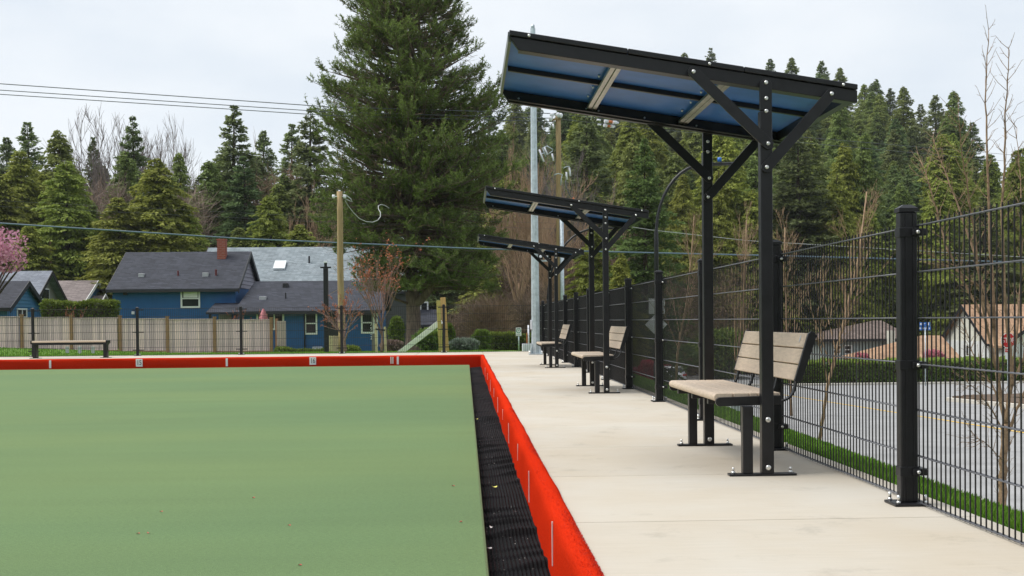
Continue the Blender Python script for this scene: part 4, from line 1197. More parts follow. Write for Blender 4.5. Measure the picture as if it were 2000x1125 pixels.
# recess shade painted as a flat dark panel between the wing windows, downpipe, meter
xa, xb = XatY(642, YW, 640), XatY(664, YW, 640)
MB().box(xa, xb, YW - .06, YW + .02, zb - .3, zwe - .2).build('recess_shade', 'dark_trim', hA)
xd = XatY(595, YW, 640); mb = MB(); mb.tube([(xd, YW - .08, zb - .2), (xd, YW - .08, zwe)], .045, 8); mb.build('downpipe', 'dark_trim', hA)
xd = XatY(735, YW, 640)
MB().box(xd - .28, xd - .04, YW - .05, YW + .02, zb - .3, zwe - .05).build('corner_board', 'grey_gable', hA)
o = link('house_number', text_mesh('7\n5\n0\n2', .30, 'house_number', 'white_paint', (1, .9)), hA)
o.rotation_euler = (R(90), 0, 0); o.location = Vector((xd - .30, YW - .075, ZatY(725, 647, YW))) - wloc(hA)
MB().box(xd + .02, xd + .09, YW - .1, YW - .02, zb, zwe).build('corner_pipe', 'white_paint', hA)
c = atY(620, 683, YW - .25); mt_ = MB().box(c.x - .2, c.x + .2, c.y - .12, c.y + .12, c.z - .05, c.z + .12).build('gas_meter', 'vent_grey', hA, bevel=.03)
mb = MB(); mb.tube([(c.x - .26, c.y, c.z - .5), (c.x - .26, c.y, c.z + .16), (c.x + .26, c.y, c.z + .16), (c.x + .26, c.y, c.z - .5)], .03, 6); mb.build('meter_pipe', 'white_paint', mt_)
# brick chimney: courses of single bricks
xc = XatY(433.5, 79.5, 480); z0c = ZatY(433, 497, 79.5); z1c = ZatY(433, 467, 79.5)
ch = thing('chimney', (xc, 79.5, z0c - 1.0), 'red brick chimney between the charcoal and grey roofs', 'chimney')
MB().box(xc - .25, xc + .25, 79.25, 79.75, z0c - 1.4, z1c - .08).build('core', 'mortar', ch)
bh = .115; nrow = int((z1c - z0c + 1.0) / bh)
bme = MB().box(-.12, .12, -.02, .05, 0, bh - .018).data('brick', 'brick_red')
hme = MB().box(-.055, .055, -.02, .05, 0, bh - .018).data('brick', 'brick_red')
for i in range(nrow):
    z = z0c - 1.0 + i * bh
    offs = ((-.14, bme), (.12, bme)) if i % 2 == 0 else ((-.205, hme), (-.02, bme), (.185, hme))
    for ox, me in offs:
        o = link('brick', me, ch); o.location = Vector((xc + ox, 79.235, z)) - wloc(ch)
        o = link('brick', me, ch); o.location = Vector((xc + .265, 79.5 + ox, z)) - wloc(ch); o.rotation_euler = (0, 0, R(90))
MB().box(xc - .3, xc + .3, 79.2, 79.8, z1c - .08, z1c).build('crown', 'brick_red', ch)
MB().box(xc - .1, xc + .1, 79.4, 79.6, z1c, z1c + .2).build('flue', 'dark_trim', ch)

# grey roofed house behind
YG = 86.0
X0 = XatY(402, 91, 500); X1 = XatY(862, YG, 600)
zeG = ZatY(760, 566, YG); zrG = ZatY(600, 486, 91.5)
hG, rG, kG = gable_house('house', 'house with pale grey shingle roof and skylight behind the dark blue house', X0 + .4, X1 - 1.6, YG, 97.0, zb, zeG, zrG, 'grey_siding', 'roof_grey', .4, .3, 'dark_trim')
c = atY(547, 523, 88.9); z = roof_z(YG, zeG, kG, 88.9)
sk = MB(); u_ = Vector((0, 1, kG)).normalized(); nrm_ = Vector((0, -kG, 1)).normalized(); cc = Vector((c.x, 88.9, z))
P8 = [cc + Vector((sx_ * .42, 0, 0)) + u_ * sy_ * .6 for sx_, sy_ in ((-1, -1), (1, -1), (1, 1), (-1, 1))]
sk.hexa([p for p in P8] + [p + nrm_ * .16 for p in P8]); sk.build('skylight', 'skylight', rG, bevel=.03)
vent(rG, 604, 516, 89.3, roof_z(YG, zeG, kG, 89.3), .12, .5, 'dark_trim')
xm = XatY(748, YG, 640); MB().box(xm - .2, xm + .2, YG - .08, YG + .02, zb, zeG).build('corner_board', 'maroon_trim', hG)
window(hG, 823, 592, 834, 608, YG, 'none')
# entrance lean-to right of the trunk
xa, xb = XatY(818, YG - 2.4, 630), XatY(862, YG - 2.4, 630)
za, zb2 = ZatY(840, 638, YG - 2.4), ZatY(840, 608, YG)
MB().hexa([(xa, YG - 2.4, za), (xb, YG - 2.4, za), (xb, YG - .01, zb2), (xa, YG - .01, zb2), (xa, YG - 2.4, za + .13), (xb, YG - 2.4, za + .13), (xb, YG - .01, zb2 + .13), (xa, YG - .01, zb2 + .13)]).build('porch_roof', 'roof_charcoal', hG)
MB().box(xa + .2, xa + .34, YG - 2.2, YG - 2.06, zb, za).build('porch_post', 'dark_trim', hG)

# lighter blue house at the left edge
YB0, YB1 = 72.0, 77.6
X1 = XatY(14, YB0, 600); zb = T(X1, YB0); zeB = ZatY(10, 599, YB0); zrB = ZatY(46, 553, 74.8)
hB, rB, kB = gable_house('house', 'bright blue house with boarded gable at the left edge', X1 - 12, X1, YB0, YB1, zb, zeB, zrB, 'blue_siding_left', 'roof_charcoal', .4, .3, 'dark_trim', 'blue_board', ('blue_board', 7))
# window in the gable wall facing the plank fence end
Yw0, Yw1 = 73.6, 75.0; zw0, zw1 = ZatY(60, 618, 74.5), ZatY(60, 605, 74.5)
fr = MB(); fr.box(X1 + .003, X1 + .06, Yw0 - .1, Yw1 + .1, zw1, zw1 + .09); fr.box(X1 + .003, X1 + .06, Yw0 - .1, Yw1 + .1, zw0 - .09, zw0)
for y_ in (Yw0 - .1, (Yw0 + Yw1) / 2 - .05, Yw1): fr.box(X1 + .003, X1 + .055, y_, y_ + .1, zw0, zw1)
o = fr.build('window', 'white_paint', hB); MB().box(X1 - .01, X1 + .02, Yw0, Yw1, zw0, zw1).build('pane', 'glass_dark', o)
# taller house behind it
YC0, YC1 = 83.0, 89.5
X1 = XatY(56, YC0, 580); zeC = ZatY(70, 590, YC0); zrC = ZatY(72, 533, 86.2)
hC, rC, kC = gable_house('house', 'grey gabled house with weathered roof behind the bright blue house', X1 - 16, X1, YC0, YC1, T(X1, YC0), zeC, zrC, 'grey_gable', 'roof_slate', .5, .5, 'dark_trim', 'grey_gable')
MB().box(X1 + .003, X1 + .06, 85.2, 86.9, zeC + .2, zeC + 1.0).build('window', 'white_paint', hC)
MB().box(X1 + .02, X1 + .075, 85.3, 86.8, zeC + .28, zeC + .92).build('window_pane', 'glass_dark', hC)
# taupe roofed house
YD0, YD1 = 97.0, 103.6
X1 = XatY(160, YD0, 590); X0 = XatY(78, 100, 560); zeD = ZatY(160, 589, YD0); zrD = ZatY(181, 551, 100.3)
hD, rD, kD = gable_house('house', 'small house with taupe roof and white barge boards above the clipped hedge', X0, X1, YD0, YD1, T(X1, YD0), zeD, zrD, 'blue_siding_left', 'roof_taupe', .3, .3, 'white_paint', 'blue_board')
gable_z = ZatY(186, 577, 99)
MB().prism([(98.6, zeD - .2), (101.0, zeD - .2), (99.8, gable_z)], 'x', X1 + .02, X1 + 1.0).build('porch_gable', 'roof_taupe', hD)
for ya_, yb_ in ((98.5, 99.8), (101.1, 99.8)):
    MB().hexa([(X1 + 1.003, min(ya_, yb_), (zeD - .25) if ya_ < yb_ else gable_z), (X1 + 1.06, min(ya_, yb_), (zeD - .25) if ya_ < yb_ else gable_z),
               (X1 + 1.06, max(ya_, yb_), gable_z if ya_ < yb_ else zeD - .25), (X1 + 1.003, max(ya_, yb_), gable_z if ya_ < yb_ else zeD - .25),
               (X1 + 1.003, min(ya_, yb_), (zeD - .1) if ya_ < yb_ else gable_z + .16), (X1 + 1.06, min(ya_, yb_), (zeD - .1) if ya_ < yb_ else gable_z + .16),
               (X1 + 1.06, max(ya_, yb_), gable_z + .16 if ya_ < yb_ else zeD - .1), (X1 + 1.003, max(ya_, yb_), gable_z + .16 if ya_ < yb_ else zeD - .1)]).build('barge_board', 'white_paint', hD)

# ---- houses across the street on the right
# white house: its gable end faces left, its tan roof faces the camera
YR = 100.0
def gable_front(name, label, pxl, pxr, py_eave, px_apex, py_apex, Y, depth, py_base, wall, gmat, roofm, trim, tilt=0.0):
    xl, xr_ = XatY(pxl, Y, py_eave), XatY(pxr, Y, py_eave); ze_ = ZatY(pxl, py_eave, Y); ap = atY(px_apex, py_apex, Y)
    zb_ = min(ZatY(pxl, py_base, Y), T(xl, Y))
    h = thing(name, ((xl + xr_) / 2, Y, zb_), label, 'house')
    MB().box(xl, xr_, Y, Y + depth, zb_ - .5, ze_).build('wall', wall, h)
    MB().prism([(xl, ze_ + .002), (xr_, ze_ + .002), (ap.x, ap.z)], 'y', Y - .04, Y + depth).build('gable', gmat, h)
    for xe_, s_ in ((xl, -1), (xr_, 1)):
        k = (ap.z - ze_) / abs(ap.x - xe_); ov = .45; xo = xe_ + s_ * ov; zo = ze_ - k * ov
        P = [(xo, Y - .5, zo), (ap.x, Y - .5, ap.z), (ap.x, Y + depth, ap.z), (xo, Y + depth, zo)]
        if s_ > 0: P = [P[1], P[0], P[3], P[2]]
        MB().hexa(P + [(a_, b_, c_ + .17) for a_, b_, c_ in P]).build('roof', roofm, h)
        q_ = [(xo, zo - .12), (ap.x, ap.z - .12), (ap.x, ap.z + .2), (xo, zo + .2)]
        MB().prism(q_, 'y', Y - .56, Y - .503).build('barge_board', trim, h)
    return h, xl, xr_, ze_, zb_
xw = XatY(1931, YR, 660); zeW = ZatY(1931, 667, YR); zrW = ZatY(1882, 598, 104.7)
h1, r1, k1 = gable_house('house', 'white clapboard house with steep tan roof behind the hedge at right', xw, xw + 16, YR, 109.4, T(xw, YR), zeW, zrW, 'white_siding', 'roof_tan', .5, .35, 'dark_trim', 'cream_siding')
zw0, zw1 = ZatY(1882, 694, 104.5), ZatY(1882, 675, 104.5)
fr = MB(); fr.box(xw - .06, xw - .003, 103.9, 105.1, zw1, zw1 + .1); fr.box(xw - .06, xw - .003, 103.9, 105.1, zw0 - .1, zw0)
for y_ in (103.9, 104.45, 105.0): fr.box(xw - .055, xw - .003, y_, y_ + .1, zw0, zw1)
o = fr.build('window', 'white_paint', h1); MB().box(xw - .02, xw + .01, 104.0, 105.0, zw0, zw1).build('pane', 'glass_dark', o)
window(h1, 1944, 684, 1956, 702, YR, 'hung'); window(h1, 1984, 684, 1998, 702, YR, 'hung')
h2, *_ = gable_front('house', 'cream gable rising behind the stop sign at the right edge', 1962, 2080, 672, 2020, 630, YR - 2.5, 1.6, 720, 'white_siding', 'cream_siding', 'roof_tan', 'dark_trim')
# hip roofed house
def hip_house(label, pxl, pxr, py_eave, pxa, pxb, py_ridge, Y, depth, py_base, wall, roofm):
    xl, xr_ = XatY(pxl, Y, py_eave), XatY(pxr, Y, py_eave); ze_ = ZatY(pxl, py_eave, Y)
    a = atY(pxa, py_ridge, Y + depth / 2); b = atY(pxb, py_ridge, Y + depth / 2)
    zb_ = min(ZatY(pxl, py_base, Y), T(xl, Y)) - .4
    h = thing('house', ((xl + xr_) / 2, Y, zb_), label, 'house')
    MB().box(xl + .5, xr_ - .5, Y + .5, Y + depth - .5, zb_, ze_).build('wall', wall, h)
    P = [(xl, Y, ze_), (xr_, Y, ze_), (xr_, Y + depth, ze_), (xl, Y + depth, ze_), tuple(a), tuple(b)]
    MB().mesh(P, [(0, 1, 5, 4), (1, 2, 5), (2, 3, 4, 5), (3, 0, 4), (3, 2, 1, 0)]).build('roof', roofm, h)
    MB().box(xl - .05, xr_ + .05, Y - .1, Y - .003, ze_ - .16, ze_ + .06).build('gutter', 'dark_trim', h)
    return h, xl, xr_, ze_
h3, xl, xr_, ze_ = hip_house('low house with brown hipped roof and grey green walls behind the hedge', 1600, 1790, 664, 1706, 1722, 626, 104, 10, 716, 'wall_greygreen', 'roof_brown')
MB().box(XatY(1733, 103.8, 660), XatY(1745, 103.8, 660), 103.4, 104.3, ze_ - 2.2, ZatY(1740, 646, 103.6)).build('porch_column', 'wall_cream', h3)
for a_, b_ in ((1628, 1640), (1650, 1662)): window(h3, a_, 676, b_, 690, 104.5, 'hung')
h4, *_ = hip_house('low house with orange tan roof between the brown and white houses', 1686, 1880, 703, 1800, 1838, 655, 94.5, 7, 716, 'wall_cream', 'roof_tan')
h5, xl, xr_, ze_ = hip_house('blue grey bungalow with slate roof far behind the street name sign', 1776, 1905, 628, 1820, 1862, 608, 128, 12, 690, 'wall_greygreen', 'roof_slate')
MB().box(xl, xr_, 127.75, 127.88, ze_ - .35, ze_ - .18).build('fascia', 'white_paint', h5)
h6, *_ = hip_house('slate roofed bungalow mostly hidden behind the brown hipped roof', 1570, 1700, 640, 1610, 1660, 612, 126, 12, 690, 'wall_greygreen', 'roof_slate')

# ------------------------------------------------------------------ plank fence
FY = 63.0
zf = T(-20, FY)
pf = thing('plank_fence', (XatY(270, FY), FY, zf), 'weathered brown cedar plank fence in front of the blue houses', 'fence')
ppx = [-52, 43, 140, 235, 327.5, 419.5, 530]
bmes = [MB().box(-.066, .066, -.012, .012, 0, 1.66 + .0).data('board', m_) for m_ in ('cedar_board', 'cedar_board_b', 'cedar_board_c')]
for k, px in enumerate(ppx):
    x = XatY(px, FY, 650); top = ZatY(px, 615 + 6.5 * px / 540, FY)
    MB().box(x - .075, x + .075, FY - .1, FY + .05, zf - .3, top).build('post', 'cedar_post', pf, bevel=.008)
    MB().box(x - .09, x + .09, FY - .115, FY + .065, top, top + .045).build('post_cap', 'cedar_post', pf)
    if k + 1 < len(ppx):
        xb = XatY(ppx[k + 1], FY, 650); zt = ZatY(px, 621 + 6.5 * px / 540, FY)
        xx = x + .145
        while xx < xb - .08:
            o = link('board', random.choice(bmes), pf)
            o.location = Vector((xx, FY + random.uniform(-.006, .006), zt - 1.66 + random.uniform(-.015, .015))) - wloc(pf)
            o.rotation_euler = (0, random.uniform(-.004, .004), 0)
            xx += .1385
        MB().box(x + .076, xb - .076, FY - .05, FY + .03, zt + .0, zt + .05).build('cap_rail', 'cedar_board_b', pf)
        MB().box(x + .076, xb - .076, FY - .04, FY - .013, zf - .15, zt - 1.60).build('kick_board', 'cedar_post', pf)
xs_ = XatY(534, FY, 650)
for j in range(22):
    o = link('board', random.choice(bmes), pf)
    o.location = Vector((xs_ + .18, FY + .1 + .1385 * j, ZatY(534, 627, FY) - 1.66)) - wloc(pf); o.rotation_euler = (0, 0, R(90))
xq = XatY(540.5, FY + 1.0, 650); MB().box(xq - .07, xq + .07, FY + .9, FY + 1.05, zf - .2, ZatY(540, 622, FY)).build('post', 'cedar_post', pf)
# grave-like short survey stakes on the lawn
for px, lab in ((131, 'left'), (155, 'middle'), (181, 'right')):
    b = onT(px, 52); tag(MB().box(b.x - .07, b.x + .07, 51.97, 52.03, b.z - .1, ZatY(px, 677, 52)).build('lawn_stake', 'vent_grey', bevel=.01), 'short pale grey stake on the lawn below the low bench, %s of three' % lab, 'stake', 'stakes on the lawn')

# wooden gate beside the service pole
YGt = 60.0
xa, xb = XatY(636.5, YGt, 670), XatY(664, YGt, 670); zt = ZatY(650, 656, YGt); zg = T(xa, YGt)
gt = thing('gate', ((xa + xb) / 2, YGt, zg), 'narrow pale plank gate at the foot of the service pole', 'gate')
nb = 6; wb = (xb - xa) / nb
for j in range(nb):
    MB().box(xa + wb * j + .006, xa + wb * (j + 1) - .006, YGt, YGt + .03, zg, zt + .01 * (j % 2)).build('board', 'gate_wood' if j > 2 else 'pale_stake', gt)
for z in (zg + .3, zt - .25): MB().box(xa, xb, YGt + .031, YGt + .07, z, z + .09).build('rail', 'gate_wood', gt)
# closed pink parasol behind the fence
Yp = 67.0
b = onT(515, Yp); um = thing('parasol', b, 'closed pink parasol above the plank fence', 'parasol')
mb = MB(); mb.tube([b, Vector((b.x, Yp, ZatY(515, 604, Yp)))], .025, 8); mb.build('pole', 'vent_grey', um)
mb = MB(); zt = ZatY(515, 603, Yp); prof = [(0, .03), (.1, .07), (.35, .15), (.7, .2), (1.1, .22), (1.3, .16)]
n = 16; vs = []
for d_, r_ in prof:
    for j in range(n): a_ = 2 * math.pi * j / n; rr = r_ * (1 + .3 * math.cos(8 * a_)); vs.append((b.x + rr * math.cos(a_), Yp + rr * math.sin(a_), zt - d_))
mb.mesh(vs, [(k * n + j, k * n + (j + 1) % n, (k + 1) * n + (j + 1) % n, (k + 1) * n + j) for k in range(len(prof) - 1) for j in range(n)], True); mb.build('canopy', 'pink_cloth', um)
# props and leaning board at the back fence
def leaning(name, p0, p1, wd, th, mat, label, cat):
    mb = MB(); mb.beam(p0, p1, wd, th, (0, 1, 0)); return tag(mb.build(name, mat, bevel=.004), label, cat)
leaning('timber', atY(861, 692, 34.2), atY(856, 587, 34.2), .11, .06, 'green_lumber', 'yellowish new timber standing left of the back fence post', 'timber')
leaning('timber', atY(872.5, 692, 34.6), atY(865, 581, 34.6), .15, .06, 'fresh_lumber', 'orange brown new timber standing right of the back fence post', 'timber')
leaning('board', atY(775, 694, 36.0), atY(862, 627, 34.5), .15, .05, 'grey_board', 'long pale board leaning diagonally against the back fence', 'board')
for px, py, lab in ((733.5, 632, 'left'), (751.5, 638, 'right')):
    b = onT(px + 1.5, 36.5)
    tag(MB().beam(b, atY(px, py, 36.5), .065, .065, (0, 1, 0)).build('tree_stake', 'pale_stake'), 'pale wooden stake %s of the staked red budded sapling' % lab, 'stake', 'stakes beside the sapling')
a_, b_ = atY(733.5, 643, 36.45), atY(752, 645, 36.45)
mb = MB(); mb.beam(a_, b_, .012, .05); tag(mb.build('tree_tie', 'black_rail'), 'dark strap tying the sapling to its two stakes', 'strap')
# parking sign, marker post, white bin
Ys = 42.0
b = onT(1013, Ys); sg = thing('parking_sign', b, 'small white parking sign with green ring left of the galvanised pole', 'sign')
mb = MB(); mb.tube([b, Vector((b.x, Ys, ZatY(1013, 642, Ys)))], .022, 8); mb.build('post', 'galvanised', sg)
c0, c1 = atY(1007.3, 640, Ys - .03), atY(1018.2, 656.5, Ys - .03)
pl = MB().box(c0.x, c1.x, Ys - .034, Ys - .024, c1.z, c0.z).build('plate', 'white_paint', sg, bevel=.004)
cx, cz = (c0.x + c1.x) / 2, c0.z - .105; mb = MB(); n = 20
for j in range(n):
    a0, a1 = 2 * math.pi * j / n, 2 * math.pi * (j + 1) / n
    mb.face([(cx + .082 * math.cos(a0), Ys - .0365, cz + .082 * math.sin(a0)), (cx + .082 * math.cos(a1), Ys - .0365, cz + .082 * math.sin(a1)),
             (cx + .060 * math.cos(a1), Ys - .0365, cz + .060 * math.sin(a1)), (cx + .060 * math.cos(a0), Ys - .0365, cz + .060 * math.sin(a0))])
mb.build('ring', 'sign_green', pl, fix=False)
o = link('letter', text_mesh('P', .10, 'letter', 'ink'), pl); o.rotation_euler = (R(90), 0, 0); o.location = Vector((cx, Ys - .0375, cz)) - wloc(pl)
mb = MB()
for z_ in (cz - .115, cz - .145): mb.box(cx - .07, cx + .07, Ys - .037, Ys - .035, z_ - .009, z_ + .009)
mb.build('small_print', 'vent_grey', pl)
b = onT(1032, 44); mk = thing('marker_post', b, 'thin pale marker post beside the galvanised pole', 'post')
mb = MB(); mb.tube([b, Vector((b.x, 44, ZatY(1032, 635, 44)))], .028, 8); mb.build('shaft', 'white_plastic', mk)
MB().box(b.x - .07, b.x - .035, 43.97, 44.03, b.z + .2, ZatY(1031, 650, 44)).build('reflector', 'insulator_orange', mk)
a_, b_ = atY(1020.5, 671, 40), atY(1039.5, 686.5, 40)
bi = thing('ribbed_crate', ((a_.x + b_.x) / 2, 40, b_.z), 'white ribbed plastic panel low to the left of the galvanised pole', 'crate')
MB().box(a_.x, b_.x, 40, 40.35, b_.z, a_.z).build('body', 'white_plastic', bi, bevel=.01)
for j in range(6):
    x = a_.x + (b_.x - a_.x) * (j + .5) / 6; MB().box(x - .014, x + .014, 39.975, 39.999, b_.z + .01, a_.z - .01).build('rib', 'white_plastic', bi)
MB().box(a_.x + .01, b_.x - .01, 40.01, 40.34, T(a_.x, 40) - .05, b_.z - .003).build('plinth', 'vent_grey', bi)

# ---- street furniture and cars across the fence
def octagon(cx, cz, r, y0, y1, mat, parent, name):
    return MB().prism([(cx + r * math.cos(math.pi / 8 + k * math.pi / 4), cz + r * math.sin(math.pi / 8 + k * math.pi / 4)) for k in range(8)], 'y', y0, y1).build(name, mat, parent)
Yst = 52.0
c = atY(1969.5, 665, Yst); b = Vector((c.x, Yst, T(c.x, Yst)))
ss = thing('stop_sign', b, 'red octagonal stop sign behind the fence at right', 'sign')
mb = MB(); mb.tube([b + Vector((0, .05, 0)), Vector((c.x, Yst + .05, c.z + .2))], .03, 8); mb.build('post', 'galvanised', ss)
o = octagon(c.x, c.z, .345, Yst, Yst + .01, 'white_paint', ss, 'border'); o = octagon(c.x, c.z, .318, Yst - .006, Yst - .001, 'sign_red', ss, 'face')
t_ = link('lettering', text_mesh('STOP', .27, 'lettering', 'white_paint', (.82, 1.15)), o); t_.rotation_euler = (R(90), 0, 0); t_.location = Vector((c.x, Yst - .009, c.z)) - wloc(ss)
z = c.z - .42
MB().box(c.x - .16, c.x + .16, Yst, Yst + .01, z - .085, z + .085).build('tab', 'white_paint', ss); MB().box(c.x - .148, c.x + .148, Yst - .006, Yst - .001, z - .075, z + .075).build('tab_face', 'sign_red', ss)
t_ = link('lettering', text_mesh('4 WAY', .11, 'lettering', 'white_paint', (.78, 1.1)), ss); t_.rotation_euler = (R(90), 0, 0); t_.location = Vector((c.x, Yst - .009, z)) - wloc(ss)
MB().box(c.x - .13, c.x + .09, Yst - .003, Yst + .01, z - .38, z - .10).build('lower_plate', 'sign_back', ss)
Yn = 80.0
c = atY(1807, 637, Yn); b = Vector((c.x, Yn, T(c.x, Yn)))
ns = thing('street_name_sign', b, 'blue street name sign on a thin post before the hedge', 'sign')
mb = MB(); mb.tube([b, Vector((c.x, Yn, c.z - .1))], .035, 8); mb.build('post', 'galvanised', ns)
MB().box(c.x - .42, c.x + .33, Yn - .02, Yn, c.z + .02, c.z + .26).build('upper_plate', 'sign_blue', ns); MB().box(c.x - .45, c.x + .36, Yn - .02, Yn, c.z - .27, c.z - .02).build('lower_plate', 'sign_blue', ns)
mb = MB()                                  # the lettering is too small to read in the photograph: short strokes
for x_, z_, w_, h_ in ((-.30, .14, .10, .13), (-.12, .14, .03, .10), (-.05, .17, .06, .05), (.22, .15, .06, .18), (-.36, -.14, .12, .11), (-.2, -.14, .05, .12), (-.1, -.14, .08, .10), (.05, -.13, .03, .13), (.14, -.14, .09, .10), (.27, -.15, .06, .12)):
    mb.box(c.x + x_ - w_ / 2, c.x + x_ + w_ / 2, Yn - .024, Yn - .0205, c.z + z_ - h_ / 2, c.z + z_ + h_ / 2)
mb.build('lettering', 'white_paint', ns)
p0 = onT(1672, 84); tag(MB().tube([p0, Vector((p0.x, 84, ZatY(1672, 568, 84)))], [.05, .035], 8).build('flag_pole', 'galvanised'), 'thin bare metal pole rising before the brown hipped roof', 'pole')
# utility cabinet glimpsed through the fence under the near bench
Yc = 25.5; a_, b_ = atY(1429, 789, Yc), atY(1446, 842, Yc)
uc = thing('utility_cabinet', ((a_.x + b_.x) / 2, Yc, T(a_.x, Yc)), 'narrow white roadside cabinet seen through the fence beneath the near bench', 'cabinet')
MB().box(a_.x, b_.x, Yc, Yc + .3, T(a_.x, Yc) - .2, a_.z).build('body', 'utility_white', uc, bevel=.01)
MB().box(a_.x + .02, b_.x - .02, Yc - .012, Yc - .001, b_.z + .08, a_.z - .06).build('door', 'utility_white', uc, bevel=.004)
MB().box(a_.x - .02, b_.x + .02, Yc - .03, Yc + .33, a_.z, a_.z + .03).build('lid', 'vent_grey', uc)
# cars
def make_car(name, px, Y, paint, label, head):
    x = XatY(px, Y, 735); z = T(x, Y) + .02
    h = thing(name, (x, Y, z), label, 'car')
    secs = [(0, .72, .38, .72), (.06, .80, .30, .95), (.25, .86, .24, 1.02), (.9, .90, .20, 1.0), (2.2, .91, .20, .96), (3.4, .89, .20, .90), (4.2, .80, .24, .78), (4.42, .66, .34, .66)]
    n = 12; vs = []
    for yv, hw, z0_, z1_ in secs:
        for j in range(n):
            a = 2 * math.pi * j / n; ex = 3.2
            cx_ = abs(math.cos(a)) ** (2 / ex) * math.copysign(1, math.cos(a)); cz_ = abs(math.sin(a)) ** (2 / ex) * math.copysign(1, math.sin(a))
            vs.append((x + hw * cx_, Y + yv, z + (z0_ + z1_) / 2 + (z1_ - z0_) / 2 * cz_))
    fs = [(k * n + j, k * n + (j + 1) % n, (k + 1) * n + (j + 1) % n, (k + 1) * n + j) for k in range(len(secs) - 1) for j in range(n)] + [tuple(range(n)), tuple(range((len(secs) - 1) * n, len(secs) * n))]
    body = MB().mesh(vs, fs, True).build('body', paint, h)
    cab = [(.12, .72, 1.0), (.55, .66, 1.38), (1.3, .66, 1.46), (2.1, .66, 1.42), (3.0, .72, .96)]
    vs = []
    for yv, hw, zt_ in cab: vs += [(x - .80, Y + yv, z + .95), (x - hw, Y + yv, z + zt_), (x + hw, Y + yv, z + zt_), (x + .80, Y + yv, z + .95)]
    fs = [(k * 4 + j, k * 4 + j + 1, (k + 1) * 4 + j + 1, (k + 1) * 4 + j) for k in range(4) for j in range(3)] + [(0, 1, 2, 3), (16, 17, 18, 19)]
    MB().mesh(vs, fs, True).build('cabin', paint, h)
    MB().mesh([(x - .62, Y + .14, z + 1.05), (x + .62, Y + .14, z + 1.05), (x + .54, Y + .50, z + 1.36), (x - .54, Y + .50, z + 1.36)], [(0, 1, 2, 3)]).build('rear_window', 'glass_dark', h)
    for s in (-1, 1):
        MB().mesh([(x + s * .805, Y + .75, z + 1.0), (x + s * .805, Y + 2.5, z + 1.0), (x + s * .685, Y + 2.1, z + 1.36), (x + s * .685, Y + .95, z + 1.36)], [(0, 1, 2, 3)]).build('side_window', 'glass_dark', h)
        MB().box(x + s * .66 - .15, x + s * .66 + .15, Y - .02, Y + .06, z + .76, z + .90).build('tail_light', 'tail_red', h, bevel=.02)
        for yv in (.85, 3.45):
            wv = MB().tube([(x + s * .72, Y + yv, z + .31), (x + s * .92, Y + yv, z + .31)], .31, 18).build('wheel', 'tyre', h)
            MB().tube([(x + s * .921, Y + yv, z + .31), (x + s * .928, Y + yv, z + .31)], .19, 14).build('rim', 'rim', wv)
        MB().box(x + s * .98 - .09, x + s * .98 + .09, Y + 2.5, Y + 2.62, z + .92, z + 1.04).build('wing_mirror', paint, h, bevel=.02)
    MB().box(x - .26, x + .26, Y - .035, Y + .02, z + .66, z + .78).build('number_plate', 'white_paint', h)
    MB().box(x - .78, x + .78, Y - .06, Y + .12, z + .34, z + .50).build('bumper', 'dark_trim', h, bevel=.03)
    return h
make_car('parked_car', 1320, 92.0, 'car_white', 'white hatchback seen from behind through the fence', 1)
make_car('parked_car', 1297, 97.0, 'car_red', 'red car half hidden beyond the white hatchback', 1)

